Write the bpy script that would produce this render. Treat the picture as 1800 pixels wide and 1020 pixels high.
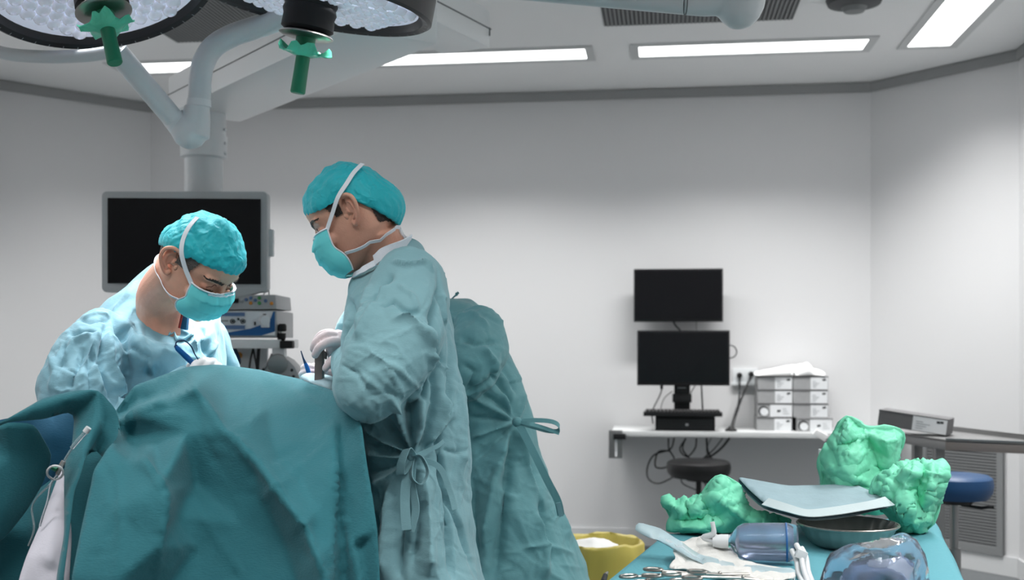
import bpy, bmesh, math, random
import numpy as np
from mathutils import Vector, Matrix, noise, geometry
from mathutils.bvhtree import BVHTree
# ------------------------------------------------------------------ camera, world, light, exposure
for o in list(bpy.data.objects): bpy.data.objects.remove(o)
SC = bpy.context.scene
COL = SC.collection
R = math.radians
FPX = 2000.0; CAMZ = 1.30; HOR = 600.0          # focal length in pixels, eye height, horizon row of the 1800x1020 frame
CEIL = 2.90
cam_d = bpy.data.cameras.new('camera'); cam = bpy.data.objects.new('camera', cam_d); COL.objects.link(cam)
cam.location = (0, 0, CAMZ); cam.rotation_euler = (R(90), 0, 0)
cam_d.sensor_width = 36; cam_d.lens = 36*FPX/1800; cam_d.shift_y = (HOR-510)/1800
cam_d.clip_start = .05
cam_d.dof.use_dof = True; cam_d.dof.focus_distance = 2.62; cam_d.dof.aperture_fstop = 4.0
SC.camera = cam
SC.view_settings.view_transform = 'Standard'; SC.view_settings.look = 'None'
SC.view_settings.gamma = 1; SC.view_settings.use_curve_mapping = False
SC.view_settings.exposure = 0.48
w = bpy.data.worlds.new('world'); SC.world = w; w.use_nodes = True
w.node_tree.nodes['Background'].inputs[0].default_value = (.8, .85, .9, 1)
w.node_tree.nodes['Background'].inputs[1].default_value = .05
TROFFER_W = 17.0      # watts of one ceiling troffer
LAMP_W = 4.0         # watts of one surgical lamp head

def P(px, py, d):
    return Vector(((px-900)/FPX*d, d, CAMZ-(py-HOR)/FPX*d))
def PC(px, py):       # the point of the ceiling seen at a pixel
    return P(px, py, (CEIL-CAMZ)*FPX/(HOR-py))

# ------------------------------------------------------------------ materials
def lin(c):
    return tuple(((v/255)/12.92 if v/255 <= .04045 else ((v/255+.055)/1.055)**2.4) for v in c)
def mat(name, rgb, rough=.6, metal=0., bump=0., bscale=60., bdetail=4., var=0., vscale=6., sheen=0., weave=0., trans=0., alpha=1., ior=1.45, emit=0., spec=.5, crinkle=0., cscale=22., sss=0., attr=None, coat=0.):
    m = bpy.data.materials.new(name); m.use_nodes = True
    nt = m.node_tree; N = nt.nodes; L = nt.links; b = N['Principled BSDF']
    c = lin(rgb)
    b.inputs['Base Color'].default_value = (*c, 1)
    b.inputs['Roughness'].default_value = rough; b.inputs['Metallic'].default_value = metal
    b.inputs['IOR'].default_value = ior; b.inputs['Specular IOR Level'].default_value = spec
    b.inputs['Transmission Weight'].default_value = trans; b.inputs['Alpha'].default_value = alpha
    b.inputs['Sheen Weight'].default_value = sheen; b.inputs['Coat Weight'].default_value = coat
    if sss:
        b.inputs['Subsurface Weight'].default_value = sss
        b.inputs['Subsurface Radius'].default_value = (.012, .005, .003); b.inputs['Subsurface Scale'].default_value = 1
    if emit:
        b.inputs['Emission Color'].default_value = (*c, 1); b.inputs['Emission Strength'].default_value = emit
    tc = N.new('ShaderNodeTexCoord')
    col = None
    if var:
        n = N.new('ShaderNodeTexNoise'); n.inputs['Scale'].default_value = vscale; n.inputs['Detail'].default_value = 5
        L.new(tc.outputs['Object'], n.inputs['Vector'])
        r = N.new('ShaderNodeMapRange'); r.inputs[1].default_value = .3; r.inputs[2].default_value = .7
        r.inputs[3].default_value = 1-var; r.inputs[4].default_value = 1+var
        L.new(n.outputs['Fac'], r.inputs[0])
        mx = N.new('ShaderNodeMix'); mx.data_type = 'RGBA'; mx.blend_type = 'MULTIPLY'; mx.inputs[0].default_value = 1
        mx.inputs[6].default_value = (*c, 1); L.new(r.outputs[0], mx.inputs[7]); col = mx.outputs[2]
    if attr:
        a = N.new('ShaderNodeAttribute'); a.attribute_name = attr
        mx = N.new('ShaderNodeMix'); mx.data_type = 'RGBA'; mx.blend_type = 'MULTIPLY'; mx.inputs[0].default_value = 1
        if col: L.new(col, mx.inputs[6])
        else: mx.inputs[6].default_value = (*c, 1)
        L.new(a.outputs['Color'], mx.inputs[7]); col = mx.outputs[2]
    if col: L.new(col, b.inputs['Base Color'])
    prev = None
    def bumpnode(h, st, dist=.01):
        nonlocal prev
        bn = N.new('ShaderNodeBump'); bn.inputs['Strength'].default_value = st; bn.inputs['Distance'].default_value = dist
        L.new(h, bn.inputs['Height'])
        if prev: L.new(prev, bn.inputs['Normal'])
        prev = bn.outputs[0]
    if crinkle:     # sharp paper-like creases
        n0 = N.new('ShaderNodeTexNoise'); n0.inputs['Scale'].default_value = cscale*.35; n0.inputs['Detail'].default_value = 2
        L.new(tc.outputs['Object'], n0.inputs['Vector'])
        mxv = N.new('ShaderNodeMix'); mxv.data_type = 'RGBA'; mxv.blend_type = 'LINEAR_LIGHT'; mxv.inputs[0].default_value = .05
        L.new(tc.outputs['Object'], mxv.inputs[6]); L.new(n0.outputs['Color'], mxv.inputs[7])
        for k, (rot_, sc3, st) in enumerate((((.3, .5, .2), (1, .35, .5), 1), ((.9, -.7, 1.2), (.4, 1, .6), .7))):
            mp = N.new('ShaderNodeMapping'); mp.inputs['Rotation'].default_value = rot_; mp.inputs['Scale'].default_value = sc3; mp.inputs['Location'].default_value = (k*3.1, k*1.7, 0)
            L.new(mxv.outputs[2], mp.inputs['Vector'])
            n = N.new('ShaderNodeTexNoise'); n.noise_type = 'RIDGED_MULTIFRACTAL'; n.inputs['Scale'].default_value = cscale*.5; n.inputs['Detail'].default_value = 2; n.inputs['Roughness'].default_value = .45
            L.new(mp.outputs[0], n.inputs['Vector'])
            bumpnode(n.outputs['Fac'], crinkle*st, .005)
    if bump:
        n = N.new('ShaderNodeTexNoise'); n.inputs['Scale'].default_value = bscale; n.inputs['Detail'].default_value = bdetail
        L.new(tc.outputs['Object'], n.inputs['Vector']); bumpnode(n.outputs['Fac'], bump, .01)
    if weave:
        mp = N.new('ShaderNodeMapping'); mp.inputs['Scale'].default_value = (140, 140, 520)
        L.new(tc.outputs['Object'], mp.inputs['Vector'])
        n = N.new('ShaderNodeTexNoise'); n.inputs['Scale'].default_value = 1; n.inputs['Detail'].default_value = 2
        L.new(mp.outputs[0], n.inputs['Vector']); bumpnode(n.outputs['Fac'], weave, .004)
    if prev: L.new(prev, b.inputs['Normal'])
    return m
M = {}
def defmat(k, *a, **kw): M[k] = mat(k, *a, **kw)
defmat('wall', (209, 209, 210), .55, bump=.04, bscale=220)
defmat('wallband', (150, 151, 151), .6)
defmat('ceiling', (232, 233, 233), .7, bump=.03, bscale=150)
defmat('floor', (92, 96, 98), .4, var=.06, vscale=30)
defmat('skirting', (206, 207, 208), .5)
defmat('skin_fold', (120, 70, 56), .6)
defmat('white_paint', (226, 228, 229), .35)
defmat('white_plastic', (214, 217, 219), .4)
defmat('arm_paint', (202, 206, 208), .28)
defmat('grey_plastic', (176, 180, 182), .4)
defmat('seam', (112, 115, 117), .5)
defmat('dark_rim', (40, 40, 42), .4)
defmat('black_plastic', (20, 20, 22), .38)
defmat('black_rubber', (15, 15, 16), .6)
defmat('black_screen', (13, 13, 16), .22)
defmat('lens_backing', (205, 210, 226), .4, emit=.3)
defmat('lens_cell', (235, 238, 250), .08, emit=.10, coat=.6)
defmat('troffer', (255, 255, 255), .5, emit=2.2)
defmat('troffer_rib', (240, 242, 242), .5, emit=.55)
defmat('troffer_frame', (196, 198, 198), .5)
defmat('vent', (126, 128, 129), .6)
defmat('vent_dark', (72, 74, 76), .6)
defmat('handle_green', (16, 118, 86), .4, bump=.1)
defmat('film_green', (104, 214, 180), .2, crinkle=.6, cscale=80, trans=.12, ior=1.2)
defmat('steel', (166, 162, 157), .34, metal=1)
defmat('steel_brushed', (150, 150, 150), .42, metal=1, bump=.05, bscale=200)
defmat('steel_dark', (128, 120, 116), .45, metal=.25)
defmat('gown', (130, 174, 182), .75, sheen=.2, weave=.14, crinkle=.55, cscale=46, var=.04, vscale=7)
defmat('gown_lamp_tint', (118, 163, 178), .75, sheen=.2, weave=.14, crinkle=.55, cscale=46, var=.04, vscale=7)  # gown copy with the cool lamp light mixed into its colour
defmat('gown_dark', (106, 160, 166), .75, sheen=.2, weave=.14, crinkle=.55, cscale=46, var=.04, vscale=7)
defmat('drape', (36, 106, 116), .8, sheen=.12, weave=.3, bump=.05, bscale=110, var=.05, vscale=9)
defmat('drape_blue', (26, 86, 116), .75, weave=.2, crinkle=.2, cscale=40)
defmat('table_drape', (92, 158, 170), .8, weave=.3, bump=.04, bscale=90)
defmat('sheet_white', (214, 212, 222), .7, weave=.12, crinkle=.08)
defmat('scrubs', (36, 100, 140), .8, weave=.2)
defmat('cap', (32, 184, 196), .55, weave=.06, crinkle=.9, cscale=85, var=.06, vscale=22, sheen=.1)
defmat('mask', (112, 222, 226), .7, weave=.06, crinkle=.08, cscale=40)
defmat('mask_white', (236, 240, 246), .7, weave=.05)
defmat('cuff_white', (232, 236, 244), .8, weave=.2)
defmat('skin', (224, 170, 146), .5, sss=.12, bump=.12, bscale=260, var=.05, vscale=40, attr='tint')
defmat('hair', (56, 45, 40), .6, bump=.5, bscale=300)
defmat('hair_grey', (92, 86, 82), .6, bump=.5, bscale=300)
defmat('glove', (222, 204, 206), .42, bump=.1, bscale=90, crinkle=.12, cscale=60)
defmat('glove_white', (240, 240, 242), .45, crinkle=.12, cscale=60)
defmat('pen_blue', (14, 96, 168), .35)
defmat('pen_dark', (10, 52, 88), .4)
defmat('device_white', (222, 226, 230), .4)
defmat('device_blue', (30, 92, 150), .4)
defmat('device_grey', (168, 170, 172), .45)
defmat('strip_blue', (92, 120, 160), .4)
defmat('orange', (205, 136, 52), .5)
defmat('green_button', (70, 150, 84), .5)
defmat('red', (150, 40, 40), .5)
defmat('card_grey', (148, 149, 150), .7, var=.04, vscale=30)
defmat('card_dark', (98, 98, 99), .7, var=.04, vscale=30)
defmat('card_label', (214, 216, 218), .7)
defmat('paper_white', (240, 240, 240), .8, crinkle=.2, cscale=30)
defmat('print_dark', (40, 42, 44), .7)
defmat('print_grey', (150, 153, 156), .7)
defmat('crepe', (124, 220, 184),   .6, crinkle=.8, cscale=60, bump=.06, bscale=120, var=.05, vscale=20)
defmat('crepe_dark', (40, 150, 118), .65, crinkle=.25, cscale=38, bump=.06, bscale=120)
defmat('towel_blue', (152, 176, 184), .85, weave=.25, crinkle=.1, var=.05, vscale=25)
defmat('towel_edge', (188, 202, 204), .85, weave=.2)
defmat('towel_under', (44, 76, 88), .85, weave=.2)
defmat('clear_blue', (226, 232, 244), .08, trans=.94, crinkle=.35, cscale=26, ior=1.16)
defmat('bottle_fill', (204, 212, 232), .2, trans=.82, var=.22, vscale=16, crinkle=.3, cscale=20)
defmat('clear', (240, 244, 246), .08, trans=.85, ior=1.3)
defmat('gauze', (212, 211, 207), .9, crinkle=.3, cscale=45, bump=.2, bscale=160)
defmat('film_white', (206, 226, 232), .3, trans=.45, crinkle=.3, cscale=30, ior=1.15)
defmat('bag_yellow', (196, 180, 88), .4, crinkle=.35, cscale=26)
defmat('seat_blue', (24, 66, 108), .45)
defmat('seat_black', (18, 18, 19), .4)
defmat('shelf_white', (196, 198, 198), .4)
defmat('cable', (24, 24, 26), .5)
defmat('cable_grey', (130, 132, 134), .5)

# ------------------------------------------------------------------ mesh helpers
class MB:
    def __init__(s): s.v = []; s.f = []
    def add(s, vs, fs):
        n = len(s.v); s.v += [Vector(p) for p in vs]; s.f += [[i+n for i in f] for f in fs]; return s
    def box(s, c, size, rot=None):
        c = Vector(c); h = Vector(size)/2; vs = []
        for sx in (-1, 1):
            for sy in (-1, 1):
                for sz in (-1, 1):
                    p = Vector((sx*h.x, sy*h.y, sz*h.z))
                    vs.append(c + (rot @ p if rot else p))
        return s.add(vs, [(0,1,3,2),(4,6,7,5),(0,4,5,1),(2,3,7,6),(0,2,6,4),(1,5,7,3)])
    def tube(s, path, r, n=12, cap=True, closed=False, flat=None):
        path = [Vector(p) for p in path]; k = len(path)
        rr = r if isinstance(r, (list, tuple)) else [r]*k
        up = Vector((0.13, .21, .97)); rings = []
        prevu = None
        for i, p in enumerate(path):
            if closed: t = path[(i+1) % k]-path[i-1]
            else: t = path[min(i+1, k-1)]-path[max(i-1, 0)]
            if t.length < 1e-9: t = Vector((0, 0, 1))
            t.normalize()
            u = prevu if prevu else t.orthogonal() if abs(t.dot(up)) > .97 else up.cross(t)
            u = u - t*u.dot(t)
            if u.length < 1e-6: u = t.orthogonal()
            u.normalize(); prevu = u; vv = t.cross(u)
            rings.append([p + (u*math.cos(a)+vv*math.sin(a)*(flat or 1))*rr[i] for a in [2*math.pi*j/n for j in range(n)]])
        return s.rings(rings, cap, closed)
    def rings(s, rings, cap=True, closed=False):
        n = len(rings[0]); k = len(rings); vs = [p for r in rings for p in r]; fs = []
        for i in range(k if closed else k-1):
            for j in range(n):
                a, b = i*n+j, i*n+(j+1) % n; i2 = (i+1) % k
                fs.append((a, b, i2*n+(j+1) % n, i2*n+j))
        if cap and not closed:
            fs.append(list(range(n))[::-1]); fs.append([(k-1)*n+j for j in range(n)])
        return s.add(vs, fs)
    def cyl(s, p0, p1, r0, r1=None, n=20): return s.tube([p0, p1], [r0, r0 if r1 is None else r1], n)
    def lathe(s, prof, n=32, mat=None, closed=False):     # profile of (radius, height) about local z
        rings = []
        for r, z in prof:
            ring = [Vector((r*math.cos(2*math.pi*j/n), r*math.sin(2*math.pi*j/n), z)) for j in range(n)]
            rings.append([mat @ p for p in ring] if mat else ring)
        return s.rings(rings, not closed, closed)
    def ball(s, c, r, n=14, m=8, rot=None):
        c = Vector(c); r = Vector((r, r, r)) if isinstance(r, (int, float)) else Vector(r); rings = []
        for i in range(m+1):
            th = math.pi*(i+.02)/(m+.04); ring = []
            for j in range(n):
                p = Vector((r.x*math.sin(th)*math.cos(2*math.pi*j/n), r.y*math.sin(th)*math.sin(2*math.pi*j/n), r.z*math.cos(th)))
                ring.append(c + (rot @ p if rot else p))
            rings.append(ring)
        return s.rings(rings)
    def prism(s, poly, off):                              # polygon of points extruded by a vector
        n = len(poly); off = Vector(off); poly = [Vector(p) for p in poly]
        return s.add(poly+[p+off for p in poly], [list(range(n))[::-1], [n+i for i in range(n)]]+[(i, (i+1) % n, n+(i+1) % n, n+i) for i in range(n)])
    def ribbon(s, path, wdirs, w, t=.0012):
        path = [Vector(p) for p in path]; k = len(path); rings = []
        for i, p in enumerate(path):
            wd = Vector(wdirs[i] if isinstance(wdirs, list) else wdirs)
            tg = (path[min(i+1, k-1)]-path[max(i-1, 0)]).normalized()
            wd = (wd-tg*wd.dot(tg)).normalized(); nn = tg.cross(wd)
            ww = (w[i] if isinstance(w, (list, tuple)) else w)/2
            rings.append([p+wd*ww+nn*t/2, p-wd*ww+nn*t/2, p-wd*ww-nn*t/2, p+wd*ww-nn*t/2])
        return s.rings(rings)
    def flute(s, c, amp, n):
        for p in s.v:
            a = math.atan2(p.y-c.y, p.x-c.x); r = math.hypot(p.x-c.x, p.y-c.y); k = 1+amp/.1*math.sin(a*n)*min(1, max(0, (r-.07)/.02))
            p.x = c.x+(p.x-c.x)*k; p.y = c.y+(p.y-c.y)*k
        return s
    def xf(s, m): s.v = [m @ p for p in s.v]; return s
    def mesh(s, name, bevel=0., seg=2, smooth=True, ang=38, flip=True):
        me = bpy.data.meshes.new(name); bm = bmesh.new()
        vs = [bm.verts.new(p) for p in s.v]
        for f in s.f:
            try: bm.faces.new([vs[i] for i in f])
            except ValueError: pass
        if flip: bmesh.ops.recalc_face_normals(bm, faces=bm.faces)
        if bevel:
            es = [e for e in bm.edges if len(e.link_faces) == 2 and e.calc_face_angle(0) > R(35)]
            bmesh.ops.bevel(bm, geom=es, offset=bevel, segments=seg, affect='EDGES', profile=.6, clamp_overlap=True)
        finish(bm, smooth, ang); bm.to_mesh(me); bm.free(); return me
def finish(bm, smooth=True, ang=38):
    for f in bm.faces: f.smooth = smooth
    if smooth:
        for e in bm.edges:
            if len(e.link_faces) == 2: e.smooth = e.calc_face_angle(0) < R(ang)
def obj(name, me, m, parent=None, world=True, **kw):
    if isinstance(me, MB): me = me.mesh(name, **kw)
    o = bpy.data.objects.new(name, me); COL.objects.link(o)
    if m:
        me.materials.clear(); me.materials.append(M[m] if isinstance(m, str) else m)
    if parent:
        o.parent = parent
        if world and parent.type == 'EMPTY': o.matrix_parent_inverse = Matrix.Translation(-parent.location)
    return o
def tag(o, label, cat, group=None):
    o['label'] = label; o['category'] = cat
    if group: o['group'] = group
    return o
def thing(name, label, cat, loc=(0,0,0), group=None, rotz=0):
    o = bpy.data.objects.new(name, None); COL.objects.link(o); o.location = loc; o.rotation_euler = (0, 0, rotz)
    o.empty_display_size = .05
    return tag(o, label, cat, group)
def struct(name, mb, m, parent=None, **kw):
    o = obj(name, mb, m, parent, **kw)
    if not parent: o['kind'] = 'structure'
    return o
def dup(root, loc, rotz=None, label=None):
    r = root.copy(); COL.objects.link(r); r.location = loc
    if rotz is not None: r.rotation_euler = (0, 0, rotz)
    if label: r['label'] = label
    for ch in list(root.children):
        c = ch.copy(); COL.objects.link(c); c.parent = r
        for g in list(ch.children):
            d = g.copy(); COL.objects.link(d); d.parent = c
    return r
def bez(pts, n=8):                                     # smooth path through points (Catmull-Rom)
    pts = [Vector(p) for p in pts]; out = []
    for i in range(len(pts)-1):
        p0, p1, p2, p3 = pts[max(i-1, 0)], pts[i], pts[i+1], pts[min(i+2, len(pts)-1)]
        for j in range(n):
            t = j/n
            out.append(.5*((2*p1)+(p2-p0)*t+(2*p0-5*p1+4*p2-p3)*t*t+(3*p1-p0-3*p2+p3)*t**3))
    return out+[pts[-1]]
def bezr(vals, n=8): return [max(v.x, .0001) for v in bez([Vector((x, 0, 0)) for x in vals], n)]

# remesh several overlapping closed shapes into one continuous skin
def fuse(mb, voxel, smooth=4, fac=.5):
    me = bpy.data.meshes.new('tmp'); me.from_pydata([tuple(p) for p in mb.v], [], mb.f); me.update()
    bm = bmesh.new(); bm.from_mesh(me); bmesh.ops.recalc_face_normals(bm, faces=bm.faces); bm.to_mesh(me); bm.free()
    o = bpy.data.objects.new('tmp', me); COL.objects.link(o)
    r = o.modifiers.new('r', 'REMESH'); r.mode = 'VOXEL'; r.voxel_size = voxel
    if smooth:
        sm = o.modifiers.new('s', 'SMOOTH'); sm.factor = fac; sm.iterations = smooth
    dg = bpy.context.evaluated_depsgraph_get(); dg.update()
    res = bpy.data.meshes.new_from_object(o.evaluated_get(dg))
    bpy.data.objects.remove(o); bpy.data.meshes.remove(me)
    return res
def getco(me):
    a = np.empty(len(me.vertices)*3); me.vertices.foreach_get('co', a); return a.reshape(-1, 3)
def getno(me):
    a = np.empty(len(me.vertices)*3); me.vertices.foreach_get('normal', a); return a.reshape(-1, 3)
def setco(me, a):
    me.vertices.foreach_set('co', a.reshape(-1)); me.update()
def smoothmesh(me, ang=180):
    for p in me.polygons: p.use_smooth = True
CAM = np.array([0, 0, CAMZ])
def topix(co):
    return np.stack([900+co[:, 0]/co[:, 1]*FPX, HOR-(co[:, 2]-CAMZ)/co[:, 1]*FPX], 1)
def sculpt(me, strokes, near=None):
    """fold brush: each stroke (points px, width px, height m[, side]) raises a ridge or sinks a valley along the surface normal"""
    co = getco(me); no = getno(me); px = topix(co)
    vd = CAM-co; vd /= np.linalg.norm(vd, axis=1)[:, None]
    face = np.clip(((no*vd).sum(1)+.05)/.35, 0, 1)
    if near is not None: face *= (co[:, 1] < near)
    tot = np.zeros(len(co))
    for st in strokes:
        pts, wd, h = st[0], st[1], st[2]; soft = st[3] if len(st) > 3 else 0
        pts = np.array(pts, float); seg = np.linalg.norm(np.diff(pts, axis=0), axis=1); L = seg.sum(); acc = 0
        lo = pts.min(0)-wd*3; hi = pts.max(0)+wd*3
        sel = np.where((px[:, 0] > lo[0]) & (px[:, 0] < hi[0]) & (px[:, 1] > lo[1]) & (px[:, 1] < hi[1]) & (face > 0))[0]
        if len(sel) == 0: continue
        q = px[sel]; best = np.full(len(sel), 1e9); tt = np.zeros(len(sel)); sd = np.zeros(len(sel))
        for i in range(len(pts)-1):
            a, b = pts[i], pts[i+1]; ab = b-a; t = np.clip(((q-a)@ab)/(ab@ab), 0, 1)
            dv = q-(a+t[:, None]*ab); dd = np.linalg.norm(dv, axis=1); m = dd < best
            best[m] = dd[m]; tt[m] = (acc+t[m]*seg[i])/L
            sd[m] = np.sign(ab[0]*dv[m, 1]-ab[1]*dv[m, 0]); acc += seg[i]
        taper = np.clip(np.minimum(tt, 1-tt)*6+.12, 0, 1)
        if soft == 0: prof = .35*np.exp(-(best/wd)**2*1.6)+.65*np.exp(-best/wd*1.9)
        else: prof = np.where(sd*soft > 0, np.exp(-best/wd*1.7), np.exp(-(best/(wd*.28))**2*1.6))   # one steep flank
        tot[sel] += h*prof*taper*face[sel]
    setco(me, co+no*tot[:, None])
def fold_noise(co, seed, freqs, amps, stretch=(1, 1, 1)):
    """sum of triangle waves along random directions: flat facets with sharp folds, as in crumpled sheet goods"""
    rng = np.random.RandomState(seed); out = np.zeros(len(co)); c = co*np.array(stretch)
    for f, a in zip(freqs, amps):
        for k in range(3):
            d = rng.normal(size=3); d /= np.linalg.norm(d); d2 = rng.normal(size=3)
            ph = rng.rand()*10 + .35*np.sin((c@d2)*f*.6+rng.rand()*6)
            x = (c@d)*f+ph
            out += a*(np.abs((x % 1)-.5)*4-1)/1.7
    return out
def crumple(me, seed, freqs, amps, stretch=(1, 1, 1), weight=None):
    co = getco(me); no = getno(me); n = fold_noise(co, seed, freqs, amps, stretch)
    if weight is not None: n = n*weight(co)
    setco(me, co+no*n[:, None])
def relax(me, it=2, fac=.5):
    bm = bmesh.new(); bm.from_mesh(me)
    for _ in range(it): bmesh.ops.smooth_vert(bm, verts=bm.verts, factor=fac, use_axis_x=True, use_axis_y=True, use_axis_z=True)
    bm.to_mesh(me); bm.free(); me.update()
def thicken(bm, t, dirv=None):
    bm.normal_update(); vs = list(bm.verts); fs = list(bm.faces); be = [e for e in bm.edges if e.is_boundary]
    nv = {v: bm.verts.new(v.co+dirv*t if dirv else v.co-v.normal*t) for v in vs}
    sides = []
    for e in be:
        l = e.link_loops[0]; a, b = l.vert, l.link_loop_next.vert; sides.append((b, a, nv[a], nv[b]))
    for q in [[nv[v] for v in reversed(f.verts)] for f in fs]+sides:
        try: bm.faces.new(q)
        except ValueError: pass
def sheet(pts, bound, edges=(), res=.02, smooth=3, thick=.0025, name='sheet', extra=None, noise_amp=.0, seed=1, strokes=()):
    """folded cloth: named control points (px, py, depth), an outline and fold lines; triangulated, refined, softened, given thickness"""
    names = list(pts); idx = {n: i for i, n in enumerate(names)}
    V = np.array([[pts[n][0], -pts[n][1], pts[n][2]] for n in names], float)
    ed = [(idx[bound[i]], idx[bound[(i+1) % len(bound)]]) for i in range(len(bound))]; nb = len(ed)
    for pl in edges: ed += [(idx[pl[i]], idx[pl[i+1]]) for i in range(len(pl)-1)]
    ov, oe, of, orv, _, _ = geometry.delaunay_2d_cdt([Vector(v[:2]) for v in V], ed, [], 1, 1e-4)
    def dep(i, p):
        if orv[i]: return V[orv[i][0]][2]
        return V[np.argmin(((V[:, :2]-np.array(p))**2).sum(1))][2]
    O = np.array([[p.x, p.y, dep(i, p)] for i, p in enumerate(ov)])
    sp = res*FPX/V[:, 2].mean()
    Q = [list(v) for v in V]; segs = []; loop = []
    for k, (a, b) in enumerate(ed):                        # refine outline and fold lines
        n = max(1, int(round(np.linalg.norm(V[a, :2]-V[b, :2])/sp))); prev = a
        if k < nb: loop.append(a)
        for j in range(1, n):
            Q.append(list(V[a]+(V[b]-V[a])*j/n)); segs.append((prev, len(Q)-1)); prev = len(Q)-1
            if k < nb: loop.append(prev)
        segs.append((prev, b))
    Q = np.array(Q)
    for _ in range(1): Q[loop] = .25*Q[loop[-1:]+loop[:-1]]+.5*Q[loop]+.25*Q[loop[1:]+loop[:1]]
    lo, hi = O[:, :2].min(0), O[:, :2].max(0); rng = np.random.RandomState(5)
    gx = np.arange(lo[0], hi[0], sp); gy = np.arange(lo[1], hi[1], sp*.866)
    X, Y = np.meshgrid(gx, gy); X = X+(np.arange(len(gy)) % 2)[:, None]*sp*.5
    G = np.stack([X.ravel(), Y.ravel()], 1)+rng.uniform(-.12, .12, (X.size, 2))*sp; D = np.full(len(G), np.nan)
    for f in of:                                           # depth of the grid points from the control triangles
        A, B, C = O[f[0]], O[f[1]], O[f[2]]; den = (B[1]-C[1])*(A[0]-C[0])+(C[0]-B[0])*(A[1]-C[1])
        if abs(den) < 1e-9: continue
        m = (G[:, 0] >= min(A[0], B[0], C[0])) & (G[:, 0] <= max(A[0], B[0], C[0])) & (G[:, 1] >= min(A[1], B[1], C[1])) & (G[:, 1] <= max(A[1], B[1], C[1]))
        i = np.where(m)[0]
        if len(i) == 0: continue
        l1 = ((B[1]-C[1])*(G[i, 0]-C[0])+(C[0]-B[0])*(G[i, 1]-C[1]))/den; l2 = ((C[1]-A[1])*(G[i, 0]-C[0])+(A[0]-C[0])*(G[i, 1]-C[1]))/den; l3 = 1-l1-l2
        ok = (l1 >= 0) & (l2 >= 0) & (l3 >= 0); D[i[ok]] = (l1*A[2]+l2*B[2]+l3*C[2])[ok]
    keep = ~np.isnan(D); G = G[keep]; D = D[keep]
    near = np.array([(((Q[:, :2]-g)**2).sum(1)).min() for g in G]) if len(G) else np.zeros(0)
    G = G[near > (sp*.55)**2]; D = D[near > (sp*.55)**2]
    W = np.vstack([Q, np.column_stack([G, D])]) if len(G) else Q
    bv = [(loop[i], loop[(i+1) % len(loop)]) for i in range(len(loop))]
    v2, _, f2, or2, _, _ = geometry.delaunay_2d_cdt([Vector(w_[:2]) for w_ in W], segs, [], 1, 1e-5)
    bm = bmesh.new(); vs = []
    for i, p in enumerate(v2):
        d = W[or2[i][0]][2] if or2[i] else W[np.argmin(((W[:, :2]-np.array(p))**2).sum(1))][2]
        vs.append(bm.verts.new(P(p.x, -p.y, d)))
    for f in f2: bm.faces.new([vs[i] for i in f[::-1]])
    for _ in range((smooth+1)//3):
        bmesh.ops.smooth_vert(bm, verts=[v for v in bm.verts if not v.is_boundary], factor=.5, use_axis_x=True, use_axis_y=True, use_axis_z=True)
    bm.normal_update()
    if sum((f.normal.dot(Vector((0, 0, CAMZ))-f.calc_center_median()))*f.calc_area() for f in bm.faces) < 0:
        bmesh.ops.reverse_faces(bm, faces=bm.faces)
    me = bpy.data.meshes.new(name); bm.to_mesh(me); bm.free(); me.update()
    if noise_amp: crumple(me, seed, (3, 7), (noise_amp, noise_amp*.4))
    if strokes: sculpt(me, strokes)
    bm = bmesh.new(); bm.from_mesh(me)
    thicken(bm, thick, Vector((0, .95, -.3)))
    for f in bm.faces: f.smooth = True
    bm.to_mesh(me); bm.free(); return me
# ------------------------------------------------------------------ room shell: an octagonal operating theatre
BL = Vector((-2.43, 7.65)); BR = Vector((2.215, 7.03)); RC = Vector((2.779, 6.233)); LC = Vector((-3.14, 6.95))
BD = (BR-BL).normalized(); FD = Vector((-.132, -.991))
RF = RC+FD*9.3; LF = LC+FD*10.2
corners = {'wall_back': (BL, BR), 'wall_back_right': (BR, RC), 'wall_right': (RC, RF), 'wall_front': (RF, LF), 'wall_left': (LF, LC), 'wall_back_left': (LC, BL)}
def wall_slab(a, b, z0, z1, out0, out1, ext=0.):
    t = (b-a).normalized(); n = Vector((-t.y, t.x))          # outward
    a = a-t*ext; b = b+t*ext
    q = [a+n*out0, b+n*out0, b+n*out1, a+n*out1]
    return MB().prism([(p.x, p.y, z0) for p in q], (0, 0, z1-z0))
for nm, (a, b) in corners.items():
    struct(nm, wall_slab(a, b, -.02, CEIL+.02, 0, .12, .05), 'wall', smooth=False)
for i, nm in enumerate(('wall_back', 'wall_back_right', 'wall_back_left', 'wall_right', 'wall_left')):
    a, b = corners[nm]
    struct('trim_%d' % (i+1), wall_slab(a, b, CEIL-.062, CEIL-.004, -.018, -.001), 'wallband', smooth=False)
    side = nm.replace('wall_', '')
    struct('baseboard_'+side, wall_slab(a, b, .002, .11, -.012, -.001), 'skirting', smooth=False)
out = [BL, BR, RC, RF, LF, LC]
struct('floor', MB().prism([(p.x*1.02, p.y*1.02, -.1) for p in out], (0, 0, .1)), 'floor', smooth=False)
struct('ceiling', MB().prism([(p.x*1.02, p.y*1.02, CEIL) for p in out], (0, 0, .1)), 'ceiling', smooth=False)
WANG = math.atan2(BD.y, BD.x)
RW = Matrix.Rotation(WANG, 3, 'Z')

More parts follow.
